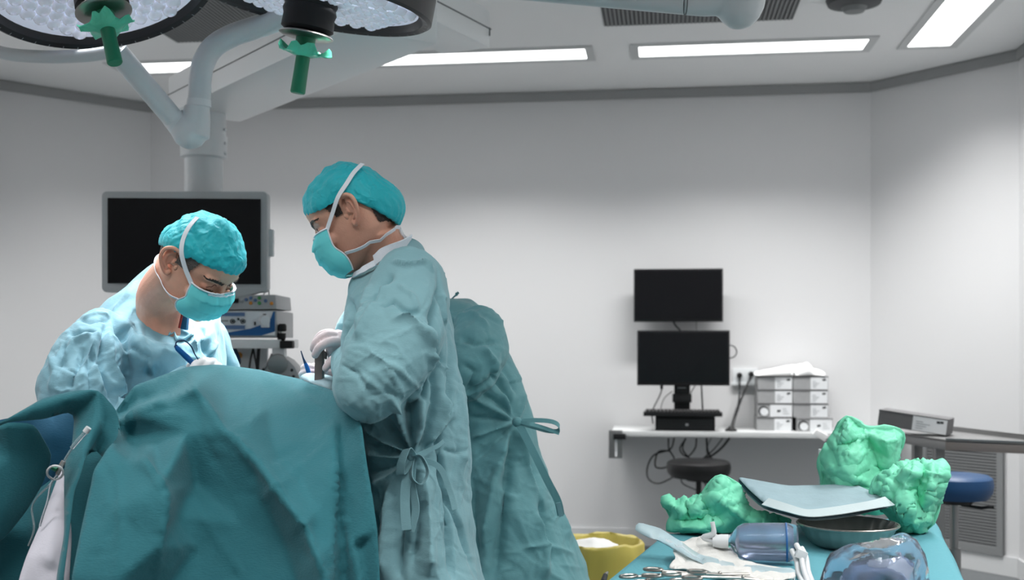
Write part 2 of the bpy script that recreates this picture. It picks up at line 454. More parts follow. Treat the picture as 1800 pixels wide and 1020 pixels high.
# ------------------------------------------------------------------ ceiling fittings
def make_troffer(label, loc, rot, k=1.):
    t = thing('ceiling_light', label, 'ceiling light', loc, 'long recessed ceiling lights', rot)
    fr = MB()
    for s in (-1, 1):
        fr.box((0, s*.135, -.004), (1.30, .045, .008)); fr.box((s*.628, 0, -.004), (.045, .225, .008))
    obj('frame', fr, 'troffer_frame', t, world=False, smooth=False)
    obj('diffuser', MB().box((0, 0, -.0015), (1.21, .222, .003)), 'troffer', t, world=False, smooth=False)
    for y in (-.037, .037):
        obj('divider_rib', MB().box((0, y, -.005), (1.20, .004, .004)), 'troffer_rib', t, world=False, smooth=False)
    ld = bpy.data.lights.new('tube_light', 'AREA'); ld.shape = 'RECTANGLE'; ld.size = 1.16; ld.size_y = .2
    ld.energy = TROFFER_W*k; ld.spread = R(114); ld.color = (1., .995, .985)
    lo = bpy.data.objects.new('tube_light', ld); COL.objects.link(lo); lo.parent = t; lo.location = (0, 0, -.012)
    return t
make_troffer('ceiling light panel above the shelf monitors, right of the middle', (1.30, 6.19, CEIL), WANG)
make_troffer('ceiling light panel beside the large lamp head, in the middle', (-.19, 6.39, CEIL), WANG)
make_troffer('ceiling light panel at the right edge, running along the angled wall', (2.17, 5.55, CEIL), WANG+R(90))
make_troffer('ceiling light panel at far left, half hidden by the lamp arms', (-1.68, 6.585, CEIL), WANG)
for x, y, a, lb in ((-3.0, 5.2, 90, 'along the left wall, far end'), (-3.2, 3.4, 90, 'along the left wall, middle'), (-3.4, 1.4, 90, 'along the left wall, near end'), (1.9, 3.6, 90, 'along the right wall, middle'), (1.7, 1.6, 90, 'along the right wall, near end'),
                    (-1.9, 1.35, 0, 'in the near row, left'), (-.5, 1.15, 0, 'in the near row, middle'), (.9, .95, 0, 'in the near row, right'), (-2.2, -.5, 0, 'in the rear row, left'), (-.7, -.7, 0, 'in the rear row, middle'), (.8, -.9, 0, 'in the rear row, right')):
    make_troffer('unseen ceiling light panel added over the viewer '+lb, (x, y, CEIL), WANG+R(a), .55 if 'row' in lb else 1.)  # unseen panels added for light, the near row to brighten the gowns
def vent_panel(label, c, sx, sy, n):
    t = thing('ceiling_vent', label, 'vent', (c[0], c[1], CEIL), None, WANG)
    obj('plate', MB().box((0, 0, -.003), (sx, sy, .006)), 'vent_dark', t, world=False, smooth=False)
    me = MB().box((0, 0, -.009), (.010, sy*.96, .007)).mesh('louvre', smooth=False); me.materials.append(M['vent'])
    for i in range(n):
        o = obj('louvre', me, None, t, world=False); o.location = ((i+.5)/n*sx*.98-sx*.49, 0, 0)
    return t
vent_panel('dark perforated air vent in the ceiling above the lamp arm', (.88, 5.33), .93, .74, 44)
vent_panel('grey ceiling vent between the two round lamp heads', (-1.42, 5.62), .85, .8, 40)
t = thing('ceiling_disc', 'dark round detector on the ceiling near the right light', 'detector', (1.6, 5.32, CEIL))
obj('base', MB().lathe([(.0, -.001), (.13, -.001), (.12, -.025), (.07, -.04), (.001, -.042)], 32), 'vent_dark', t, world=False)
obj('dome', MB().lathe([(.001, -.04), (.06, -.04), (.045, -.06), (.001, -.066)], 24), 'vent', t, world=False)

# ------------------------------------------------------------------ ceiling supply pendant with column, screen and equipment
pend = thing('supply_pendant', 'white ceiling supply pendant with box arms and round column', 'pendant', (-1.25, 4.62, 0))
ad = Vector((.588, -.81, 0)); an = Vector((.81, .588, 0))
A0 = Vector((-1.144, 4.26, 0))-ad*.42
def boxarm(A, d, n, L, w, z0, z1):
    q = [A, A+d*L, A+d*L+n*w, A+n*w]
    return MB().prism([(p.x, p.y, z0) for p in q], (0, 0, z1-z0))
lowa = obj('lower_arm', boxarm(A0, ad, an, 1.55, .31, 2.22, 2.37), 'white_paint', pend, bevel=.012)
obj('arm_seam', boxarm(A0-an*.002, ad, an, 1.55, .003, 2.293, 2.297), 'seam', lowa, smooth=False)
B0 = Vector((-.267, 4.37, 0)); bd = Vector((-.45, -.89, 0)).normalized(); bn = Vector((.89, -.45, 0)).normalized()
upa = obj('upper_arm', boxarm(B0, bd, bn, 1.15, .21, 2.40, 2.545), 'white_paint', pend, bevel=.012)
obj('arm_seam', boxarm(B0+bn*.209, bd, bn, 1.15, .004, 2.470, 2.474), 'seam', upa, smooth=False)
obj('end_slot', MB().box(B0+bn*.212+bd*.012+Vector((0, 0, 2.46)), (.004, .006, .03)), 'seam', upa, smooth=False)
ep = B0+bd*.72+bn*.1
obj('elbow_pivot', MB().cyl((ep.x, ep.y, 2.36), (ep.x, ep.y, 2.41), .09), 'white_plastic', pend)
cp = B0+bd*.16+bn*.1
obj('ceiling_tube', MB().cyl((cp.x, cp.y, 2.54), (cp.x, cp.y, CEIL), .085, n=32), 'white_paint', pend)
cx, cy = -1.252, 4.62
obj('column', MB().cyl((cx, cy, .62), (cx, cy, 2.24), .076, n=40), 'arm_paint', pend)
obj('collar', MB().lathe([(.079, 2.04), (.092, 2.045), (.094, 2.13), (.088, 2.14), (.088, 2.225), (.07, 2.23)], 40, Matrix.Translation((cx, cy, 0))), 'white_plastic', pend)
for z in (2.06, 2.10, 2.155):
    obj('collar_screw', MB().ball((cx+.092, cy-.02, z), .007, 8, 5), 'white_plastic', pend)
# screen on the pendant
scr = thing('pendant_screen', 'large grey framed black screen hanging behind the left surgeon', 'screen', P(324, 520, 4.42))
def rrect(x0, y0, x1, y1, r, d, n=6):
    pts = []
    for (cx_, cy_, a0) in ((x1-r, y0+r, -90), (x1-r, y1-r, 0), (x0+r, y1-r, 90), (x0+r, y0+r, 180)):
        for i in range(n+1):
            a = R(a0+90*i/n); pts.append(P(cx_+r*math.cos(a), cy_+r*math.sin(a), d))
    return pts
obj('housing', MB().prism(rrect(178, 336, 470, 514, 9, 4.40), (0, .06, 0)), 'grey_plastic', scr, bevel=.008)
obj('glass', MB().prism([P(x, y, 4.394) for x, y in ((189, 348), (458, 350), (458, 500), (189, 498))], (0, .01, 0)), 'black_screen', scr, smooth=False)
obj('chin', MB().prism([P(x, y, 4.398) for x, y in ((300, 506), (468, 506), (462, 512), (438, 519), (400, 524), (330, 524))], (0, .05, 0)), 'grey_plastic', scr, bevel=.004)
obj('side_grip', MB().prism([P(x, y, 4.43) for x, y in ((470, 402), (480, 404), (480, 450), (470, 452))], (0, .03, 0)), 'white_plastic', scr, bevel=.003)
obj('wall_bracket', MB().box((cx, 4.51, P(0, 430, 4.5).z), (.14, .11, .2)), 'grey_plastic', scr, bevel=.006)
# equipment below the screen
D = 4.40
def pbox(px0, py0, px1, py1, d, depth):
    return MB().prism([P(px0, py0, d), P(px1, py0, d), P(px1, py1, d), P(px0, py1, d)], (0, depth, 0))
eq = thing('equipment_shelf', 'white equipment shelf bar with black clamp knobs under the screen', 'shelf', P(420, 614, D))
obj('shelf_bar', pbox(300, 597, 494, 613, D, .36), 'white_paint', eq, bevel=.004)
obj('end_cap', pbox(491, 599, 514, 613, D-.005, .05), 'black_rubber', eq, bevel=.006)
obj('clamp_knob', MB().cyl(P(495, 594, D+.02), P(495, 586, D+.02), .0165).ball(P(495, 594, D+.02), .016), 'black_rubber', eq)
obj('clamp_knob', MB().lathe([(.012, 0), (.017, .004), (.017, .024), (.012, .03)], 20, Matrix.Translation(P(496, 583, D+.02))), 'black_rubber', eq)
obj('clamp_post', MB().cyl(P(495, 600, D+.02), P(495, 574, D+.02), .007), 'steel', eq)
obj('rail_bracket', pbox(478, 613, 500, 628, D+.01, .05), 'white_plastic', eq, bevel=.003)
obj('hanger_plate', pbox(385, 613, 470, 668, D+.12, .02), 'white_plastic', eq, bevel=.003)
obj('support_block', pbox(340, 604, 372, 760, D+.18, .06), 'grey_plastic', eq, bevel=.003)
gen = thing('insufflator', 'blue and white device with round dial on the equipment shelf', 'medical device', P(420, 596, D))
obj('case', pbox(352, 546, 486, 594, D, .34), 'device_grey', gen, bevel=.005)
fp = obj('front_plate', pbox(355, 548, 483, 590, D-.004, .006), 'device_white', gen, smooth=False)
def flat(px, d=D-.0065, t=.004): return MB().prism([P(x, y, d) for x, y in px], (0, t, 0))
obj('blue_swoosh', flat([(355, 586), (400, 585), (440, 578), (462, 570), (476, 560), (480, 548), (483, 548), (483, 590), (355, 590)]), 'device_blue', fp, smooth=False)
obj('white_corner', flat([(483, 583), (483, 590), (460, 590), (474, 586)], D-.0085), 'device_white', fp, smooth=False)
for y0, y1 in ((549.5, 556), (572, 579)):
    obj('display_strip', flat([(368, y0), (430, y0), (430, y1), (368, y1)], D-.0075), 'strip_blue', fp, smooth=False)
for x, y in ((378, 564), (409, 565), (427, 565)):
    obj('knob_ring', MB().lathe([(.0075, 0), (.0095, 0), (.0095, .003), (.0075, .003)], 20, Matrix.Translation(P(x, y, D-.006)) @ Matrix.Rotation(R(90), 4, 'X'), closed=True), 'print_dark', fp)
    obj('knob', MB().cyl(P(x, y, D-.003), P(x, y, D-.012), .0045, n=12), 'print_dark', fp)
obj('socket', MB().cyl(P(419, 561, D-.003), P(419, 561, D-.010), .005, n=12), 'black_plastic', fp)
obj('printed_name', flat([(386, 563), (401, 563), (401, 565.5), (386, 565.5)], D-.0075), 'print_grey', fp, smooth=False)
obj('switch', flat([(446.5, 566), (449.5, 566), (449.5, 572), (446.5, 572)], D-.0075), 'print_dark', fp, smooth=False)
dl = obj('dial', MB().cyl(P(465, 563, D-.002), P(466, 564, D-.045), .022, .018, n=28), 'device_white', gen, bevel=.002)
obj('dial_spout', pbox(458, 560, 472, 576, D-.03, .03), 'device_white', dl, bevel=.004)
obj('dial_mark', flat([(462, 552), (468, 552), (467, 554), (463, 554)], D-.047), 'print_dark', dl, smooth=False)
top = thing('monitor_module', 'grey module with small display and coloured buttons below the screen', 'medical device', P(440, 545, D))
obj('case', MB().prism([P(372, 520, D), P(484, 518, D), P(486, 543.5, D), P(366, 545, D)], (0, .3, 0)), 'device_grey', top, bevel=.004)
obj('small_display', flat([(396, 525), (419, 525), (418.5, 533), (395.5, 533)]), 'black_screen', top, smooth=False)
for x, y, m_ in ((425, 530, 'print_grey'), (433, 527, 'strip_blue'), (441, 524, 'strip_blue'), (441, 533, 'orange'), (449, 528, 'strip_blue'), (456, 524, 'green_button'), (456, 533, 'green_button'), (467, 529, 'strip_blue'), (477.5, 533.5, 'orange')):
    b = obj('button', MB().lathe([(.0068, 0), (.0068, .003), (.005, .005), (.0005, .005)], 16, Matrix.Translation(P(x, y, D)) @ Matrix.Rotation(R(90), 4, 'X')), m_, top)
# cables and round monitor below the shelf
pump = thing('round_pump', 'grey half-round device with disc face under the equipment shelf', 'medical device', P(492, 664, D-.02))
arc = [(455, 668), (457, 655), (463, 643), (472, 633), (484, 626), (495, 627), (507, 633), (517, 644), (523, 655), (526, 668)]
obj('body', MB().prism([P(x, y, D-.02) for x, y in arc], (0, .12, 0)), 'device_grey', pump, bevel=.004)
obj('disc_face', MB().cyl(P(488, 640, D-.018), P(488, 640, D-.034), .040, .037, n=36), 'steel_brushed', pump, bevel=.003)
for x, y in ((513, 651), (516, 662), (463, 650)):
    obj('screw', MB().cyl(P(x, y, D-.018), P(x, y, D-.027), .006, n=12), 'black_plastic', pump)
for path, rr_, m_ in (
    ([P(400, 613, D+.05), P(402, 640, D+.02), P(398, 670, D+.03), P(395, 720, D+.05)], .006, 'cable'),
    ([P(412, 613, D+.06), P(420, 636, D+.03), P(408, 652, D+.02), P(390, 668, D+.02), P(380, 720, D+.05)], .008, 'pen_dark'),
    ([P(445, 613, D+.05), P(440, 635, D), P(437, 665, D), P(436, 720, D+.03)], .004, 'cable'),
    ([P(445, 613, D+.05), P(449, 635, D), P(452, 665, D), P(452, 720, D+.03)], .004, 'cable'),
    ([P(455, 613, D+.05), P(453, 640, D+.02), P(450, 690, D+.02), P(450, 720, D+.03)], .007, 'cable'),
    ([P(478, 622, D-.01), P(470, 640, D-.02), P(464, 650, D-.02)], .0035, 'cable_grey'),
    ([P(463, 519, D+.08), P(467, 512, D+.08), P(472, 508, D+.1), P(473, 520, D+.08)], .0025, 'cable_grey'),
    ([P(486, 560, D+.06), P(489, 580, D+.03), P(489, 597, D+.03)], .003, 'cable')):
    o = obj('equipment_cable', MB().tube(bez(path), rr_, 8), m_, eq)
obj('valve_knob', MB().ball(P(420, 625, D+.1), .014), 'orange', eq)

# ------------------------------------------------------------------ surgical lamps
def frame_from(z, x=Vector((1, 0, 0))):
    z = z.normalized(); x = (x-z*x.dot(z)).normalized(); y = z.cross(x)
    return Matrix((x, y, z)).transposed()
cellme = None
def lamp_head(label, c, n, seed, spot_to, power, hand_len=.115):
    global cellme
    F = frame_from(n).to_4x4(); T = Matrix.Translation(c) @ F
    t = thing('surgical_lamp', label, 'surgical lamp', c, 'round surgical lamp heads')
    obj('housing', MB().lathe([(.001, -.115), (.12, -.112), (.25, -.100), (.295, -.088), (.314, -.068), (.318, -.05), (.316, .012), (.307, .018), (.292, .012), (.286, -.006), (.28, -.012), (.001, -.012)], 96, T), 'dark_rim', t)
    obj('lens_backing', MB().lathe([(.001, -.010), (.279, -.010), (.279, -.004), (.001, -.004)], 64, T), 'lens_backing', t)
    tk = MB()
    for k in range(48):
        a = 2*math.pi*k/48; e = Matrix.Rotation(a, 4, 'Z')
        tk.add([T @ e @ Vector(p) for p in ((.298, -.0012, .0172), (.306, -.0012, .0186), (.306, .0012, .0186), (.298, .0012, .0172))], [(0, 1, 2, 3)])
    obj('tick_marks', tk, 'print_grey', t, smooth=False, flip=False)['kind'] = 'stuff'
    if cellme is None:
        cellme = MB().lathe([(.0205, 0), (.0205, .004), (.0185, .010), (.0145, .015), (.0085, .018), (.0085, .012), (.0005, .010)], 14).mesh('lens', ang=25)
        cellme.materials.append(M['lens_cell'])
    rng = random.Random(seed); s = .0425
    for i in range(-8, 9):
        for j in range(-8, 9):
            x = (i+.5*(j % 2))*s; y = j*s*.866; r = math.hypot(x, y)
            if r > .258 or r < .06: continue
            o = obj('lens', cellme, None, t, world=True)
            o.matrix_basis = T @ Matrix.Translation((x, y, -.004)) @ Matrix.Rotation(rng.uniform(-.12, .12), 4, 'X') @ Matrix.Rotation(rng.uniform(-.12, .12), 4, 'Y')
    # centre: stepped black collar, steel plate, sterile film and handle
    h = obj('collar', MB().lathe([(.066, -.004), (.070, .012), (.066, .022), (.070, .034), (.066, .046), (.068, .078), (.058, .086), (.001, .086)], 40, T), 'black_rubber', t)
    obj('steel_plate', MB().lathe([(.001, .088), (.030, .087), (.066, .091), (.071, .096), (.066, .099), (.001, .104)], 44, T), 'steel', t)
    rng = random.Random(seed+3); rings = []
    ph = [rng.uniform(0, 6) for _ in range(4)]
    for k in range(9):
        u = k/8; ring = []
        for j in range(40):
            a = 2*math.pi*j/40
            wob = 1+u*(.20*math.sin(2*a+ph[0])+.14*math.sin(5*a+ph[1])+.08*math.sin(9*a+ph[2]))
            r = .018+.042*u**.7*wob; z = .150-.016*u+u*u*(.012*math.sin(3*a+ph[3])+.007*math.sin(8*a+ph[0])+.004*math.sin(13*a))
            ring.append(T @ Vector((r*math.cos(a), r*math.sin(a), z)))
        rings.append(ring)
    rings += [[p+(T.to_3x3() @ Vector((0, 0, -.0025))) for p in r] for r in rings[::-1]]
    obj('sterile_film', MB().rings(rings, cap=False, closed=True), 'film_green', t, ang=20)
    obj('handle', MB().lathe([(.001, .10), (.026, .10), (.024, .130), (.0185, .145), (.0185, .130+hand_len*.5), (.0195, .128+hand_len), (.017, .131+hand_len), (.001, .131+hand_len)], 28, T), 'handle_green', t, ang=30)
    ld = bpy.data.lights.new('lamp_light', 'AREA'); ld.shape = 'DISK'; ld.size = .5; ld.spread = R(42); ld.energy = LAMP_W*power; ld.color = (.97, .985, 1.)
    lo = bpy.data.objects.new('lamp_light', ld); COL.objects.link(lo)
    lo.parent = t; lo.matrix_parent_inverse = Matrix.Translation(-Vector(c))
    pos = T @ Vector((0, 0, .03)); lo.matrix_basis = Matrix.Translation(pos) @ frame_from(-(Vector(spot_to)-pos)).to_4x4()
    return t
FIELD = P(390, 640, 2.72)
l1 = lamp_head('left surgical lamp head with its lens face tilted toward the viewer', P(170, -36, 2.95), Vector((.27, -.22, -.94)), 4, FIELD, .3)
l2 = lamp_head('right surgical lamp head seen nearly edge on with thick dark rim', P(548, -2, 2.95), Vector((-.16, .06, -.98)), 9, FIELD, 1.35)
arm = thing('jointed_boom', 'white jointed lamp arm tubes meeting in a rounded elbow joint', 'boom', P(335, 260, 3.25))
LD = 3.25
obj('sloping_tube', MB().tube([P(206, 92, 3.12), P(316, 222, LD)], [.031, .030], 24), 'arm_paint', arm)
obj('tube_cuff', MB().tube([P(304, 206, LD-.01), P(322, 228, LD)], [.0335, .035], 24), 'white_plastic', arm)
j = fuse(MB().tube([P(314, 215, LD), P(328, 232, LD), P(342, 236, LD)], [.036, .046, .046], 20).tube([P(346, 186, LD), P(345, 210, LD), P(340, 240, LD)], [.036, .040, .046], 20).ball(P(334, 238, LD), (.046, .046, .040)), .005, 6)
smoothmesh(j); obj('elbow_joint', j, 'arm_paint', arm)
obj('bent_tube', MB().tube(bez([P(349, 190, LD), P(351, 165, LD), P(352, 140, LD), P(358, 110, LD), P(376, 82, LD), P(410, 62, LD), P(460, 45, LD-.03), P(540, 15, LD-.08), P(620, -20, LD-.15)], 6), .032, 24), 'arm_paint', arm)
obj('tube_ring', MB().tube([P(349.5, 188, LD), P(350, 176, LD)], [.0345, .0345], 24), 'white_plastic', arm)
obj('yoke', MB().tube(bez([P(-60, 60, 3.2), P(0, 92, 3.18), P(80, 100, 3.16), P(150, 98, 3.14), P(196, 92, 3.12), P(215, 98, 3.12)], 6), .018, 16), 'arm_paint', arm)
obj('yoke', MB().tube(bez([P(480, -30, 3.25), P(560, -60, 3.2), P(640, -60, 3.1)], 6), .02, 16), 'arm_paint', arm)
arm2 = thing('lamp_boom', 'grey lamp boom ending in a rounded dome joint near the ceiling', 'boom', P(1100, 0, 2.6))
obj('boom_tube', MB().tube([P(800, -22, 2.75), P(950, -12, 2.7), P(1205, 4, 2.6)], [.016, .020, .028], 24), 'arm_paint', arm2)
jm = fuse(MB().tube([P(1200, 4, 2.6), P(1235, 3, 2.6), P(1270, -10, 2.6)], [.029, .034, .05], 20).ball(P(1300, -12, 2.6), (.062, .062, .084)).cyl(P(1300, -20, 2.6), P(1300, -120, 2.6), .062), .005, 6)
smoothmesh(jm); obj('dome_joint', jm, 'arm_paint', arm2)
obj('boom_seam', MB().tube([P(1204, 4, 2.6), P(1206, 4, 2.6)], [.0292, .0292], 24), 'seam', arm2)
obj('ceiling_drop', MB().cyl(P(1300, -110, 2.6), (P(1300, 0, 2.6).x, 2.6, CEIL), .05), 'arm_paint', arm2)
obj('ceiling_drop', MB().cyl(P(800, -22, 2.75), (P(800, 0, 2.75).x, 2.75, CEIL), .03), 'arm_paint', arm2)
# ------------------------------------------------------------------ people
def ringset(rows, n=44, dens=5, sq=.86):
    """gown body: each row = (left px, left py, right px, right py, depth, half depth, front dip); smooth loft through the slanted rings"""
    Cs, As, Bs = [], [], []
    for (lx, ly, rx, ry_, d, hd, tilt) in rows:
        Lp, Rp = P(lx, ly, d), P(rx, ry_, d)
        Cs.append((Lp+Rp)/2); As.append((Rp-Lp)/2); Bs.append(Vector((0, -hd, -tilt)))
    Cs, As, Bs = bez(Cs, dens), bez(As, dens), bez(Bs, dens); rings = []
    for c, a, b in zip(Cs, As, Bs):
        ring = []
        for j in range(n):
            t = 2*math.pi*j/n; cs, sn = math.cos(t), math.sin(t)
            ring.append(c+a*math.copysign(abs(cs)**sq, cs)+b*math.copysign(abs(sn)**sq, sn))
        rings.append(ring)
    return rings
def pix_tube(pts, dens=5): # (px, py, depth, radius)
    return bez([P(*p[:3]) for p in pts], dens), bezr([p[3] for p in pts], dens)
def head_matrix(px, d, fwd, roll=0., sc=1.):
    f = Vector(fwd).normalized(); up = Vector((0, 0, 1)); up = (up-f*up.dot(f)).normalized(); left = up.cross(f)
    up = up*math.cos(R(roll))+left*math.sin(R(roll)); left = up.cross(f)
    return Matrix.Translation(P(*px, d)) @ Matrix((f, left, up)).transposed().to_4x4() @ Matrix.Scale(sc, 4)
EARX = -.012
HEAD = [(.111, -.02, .012, .012), (.106, -.047, .028, .036), (.094, -.066, .052, .055), (.075, -.081, .079, .067), (.05, -.092, .0935, .0745), (.022, -.097, .0905, .077), (.003, -.097, .0815, .0755), (-.010, -.094, .083, .075),
        (-.025, -.088, .087, .0725), (-.05, -.074, .086, .068), (-.070, -.05, .084, .061), (-.088, -.012, .083, .050), (-.101, .025, .076, .036), (-.107, .045, .064, .02)]
def head_parts(mb, L):
    rings = []
    for z, xb, xf, wd in HEAD:
        ring = []; cx_, rx = (xb+xf)/2, (xf-xb)/2
        for j in range(40):
            t = 2*math.pi*j/40; cs, sn = math.cos(t), math.sin(t)
            ring.append(Vector((cx_+rx*math.copysign(abs(cs)**.9, cs), wd*math.copysign(abs(sn)**.88, sn)*(1-.10*max(cs, 0)), z)))
        rings.append(ring)
    mb.rings(rings)
    mb.tube([(.080, 0, .020), (.086, 0, .004), (.095, 0, -.016), (.098, 0, -.032), (.088, 0, -.042)], [.008, .0085, .0098, .0118, .009], 12)   # nose
    for s in (-1, 1):
        mb.ball((.088, s*.013, -.040), (.012, .0095, .009))
        mb.tube([(.081, s*.012, .022), (.0795, s*.032, .026), (.067, s*.054, .022)], [.006, .0075, .007], 10)        # brow
        mb.ball((.0655, s*.033, -.001), (.0165, .0165, .0125))                                                     # eyelid
        mb.ball((.060, s*.049, -.030), (.024, .018, .018))                                                         # cheekbone
    mb.ball((.083, 0, -.062), (.013, .024, .012)); mb.ball((.072, 0, -.092), (.016, .020, .014))
    return mb
def ear_mesh(s):
    e = MB(); ey = .0775
    q = lambda x, z, o=0: Vector((EARX+x, s*(ey+.006+o-.55*x), z))
    e.tube(bez([q(.013, .008, -.006), q(.014, .022, -.001), q(.006, .034, .002), q(-.008, .035, .004), q(-.019, .024, .005), q(-.021, .006, .004), q(-.015, -.012, .001), q(-.006, -.024, -.002), q(.002, -.031, -.004)], 5), bezr([.003, .0042, .0046, .0048, .0048, .0044, .0042, .0046, .0048], 5), 10)
    e.ball(q(-.009, .013, -.0035), (.0135, .0035, .025), rot=Matrix.Rotation(-s*R(29), 3, 'Z'))
    e.ball(q(.0035, -.026, -.0045), (.0075, .0052, .0095)); e.ball(q(.0135, -.004, -.004), (.0055, .0062, .0085))
    e.tube(bez([q(-.001, .024, -.002), q(-.010, .016, .001), q(-.0115, .0, .0), q(-.006, -.012, -.001), q(.002, -.017, -.002)], 4), bezr([.002, .0034, .0036, .0034, .003], 4), 8)
    e.tube([q(.012, .004, -.02), q(-.004, .006, -.010)], [.016, .012], 10)
    return fuse(e, .0016, 2, .5)
def cap_shell(ze, bag, seed, rx=.1045, ry=.089, rz=.107, amp=.0052):
    """ze(theta) height of the cap edge round the head (theta 0 = face)"""
    n, k = 120, 36; rings = []
    for i in range(k+1):
        u = i/k; ring = []
        for j in range(n):
            t = 2*math.pi*j/n; z0 = ze(t); s0 = max(-.93, min(.93, (z0-.016)/rz)); p0 = math.asin(s0)
            ph = p0+(R(89.4)-p0)*u; back = max(0, -math.cos(t))
            bg = 1+bag*back**1.5*math.exp(-((ph+.25)/.45)**2)-.075*back**1.5*math.exp(-((ph-.65)/.5)**2)
            puff = 1+.06*math.sin(min(1, u*7)*math.pi/2)-.035+.07*max(0, math.cos(t))*math.sin(min(1, u*4)*math.pi/2)*max(0, 1-u)
            c_ = math.cos(ph)
            ring.append(Vector((rx*bg*puff*c_*math.cos(t)-.006, ry*puff*c_*math.sin(t), .016+rz*(1+.02*min(1, u*6))*math.sin(ph)-bag*.14*back**2*max(0, math.cos(ph*1.2))*(1-u))))
        rings.append(ring)
    inner = [[Vector((p.x*.955, p.y*.955, p.z+.001)) for p in rings[0]], [Vector((p.x*.93, p.y*.93, p.z+.012)) for p in rings[0]]]
    me = MB().rings([inner[1], inner[0]]+rings, cap=False).mesh('cap', ang=80)
    co = getco(me); no = getno(me)
    w_ = np.clip((co[:, 2]+.0)*8, .25, 1)
    a = fold_noise(co, seed, (9, 17, 33), (amp, amp*.7, amp*.4), (1, 1, 1.8))
    g = amp*.9*np.sin(np.arctan2(co[:, 1], co[:, 0])*34+6*np.sin(co[:, 2]*40))*np.exp(-np.clip(co[:, 2]-.03, 0, 1)/.03)
    setco(me, co+no*((a+g)*w_)[:, None]); return me
def mask_mesh(n=40, k=36, zs=1.):
    pts = bez([Vector((x, 0, z*zs)) for x, z in ((.096, -.003), (.110, -.027), (.1125, -.05), (.106, -.078), (.093, -.100), (.076, -.111))], 8)
    ed = bez([Vector((x, 0, z*zs)) for x, z in ((.053, -.006), (.057, -.03), (.058, -.05), (.046, -.074), (.044, -.094), (.048, -.109))], 8)
    ew = [v.x for v in bez([(.0655, 0, 0), (.0665, 0, 0), (.064, 0, 0), (.0635, 0, 0), (.056, 0, 0), (.044, 0, 0)], 8)]
    def pt(u, v, off=0):
        i = v*(len(pts)-1); i0 = min(int(i), len(pts)-2); fr = i-i0
        c = pts[i0].lerp(pts[i0+1], fr); e = ed[i0].lerp(ed[i0+1], fr); wd = ew[i0]*(1-fr)+ew[i0+1]*fr
        a = u*math.pi/2; ca = abs(math.cos(a))**.82; sa = math.copysign(abs(math.sin(a))**.92, u)
        pl = .0042*((v*4.2+.04*u) % 1-.5)*(1-u**6)+.002*abs((u*2.3+v*1.7) % 1-.5)+.0016*math.sin(u*23+v*9)*math.sin(v*8)+.0012*math.sin(u*41-v*14)
        o = Vector((e.x+(c.x-e.x+pl+off)*ca, (wd+off)*sa, e.z+(c.z-e.z)*ca))
        return o
    rows = [[pt(-1+2*j/n, i/k) for j in range(n+1)] for i in range(k+1)]
    return rows, pt
def grid_solid(rows, t):
    k, n = len(rows), len(rows[0]); me = bpy.data.meshes.new('g'); bm = bmesh.new()
    vs = [[bm.verts.new(p) for p in r] for r in rows]
    for i in range(k-1):
        for j in range(n-1): bm.faces.new((vs[i][j], vs[i][j+1], vs[i+1][j+1], vs[i+1][j]))
    bm.normal_update()
    thicken(bm, t)
    for f in bm.faces: f.smooth = True
    bm.to_mesh(me); bm.free(); return me
def xmesh(me, Mx): me.transform(Mx); me.update(); return me
def shell_of(me, Hinv, keep, off):
    """thin hair layer lifted off the head where keep(local point) holds"""
    co = getco(me); no = getno(me); lc = np.array([(Hinv @ Vector(p))[:] for p in co]); k = np.array([keep(*p) for p in lc])
    nm = bpy.data.meshes.new('hair'); bm = bmesh.new(); mp = {}
    for p in me.polygons:
        if all(k[i] > 0 for i in p.vertices):
            f = []
            for i in p.vertices:
                if i not in mp: mp[i] = bm.verts.new(co[i]+no[i]*off*min(1, k[i]))
                f.append(mp[i])
            bm.faces.new(f)
    for f in bm.faces: f.smooth = True
    bm.to_mesh(nm); bm.free(); return nm
def tint(me, fn):
    at = me.color_attributes.new('tint', 'FLOAT_COLOR', 'POINT'); co = getco(me); a = np.ones((len(co), 4)); a[:, :3] = fn(co)
    at.data.foreach_set('color', a.reshape(-1))
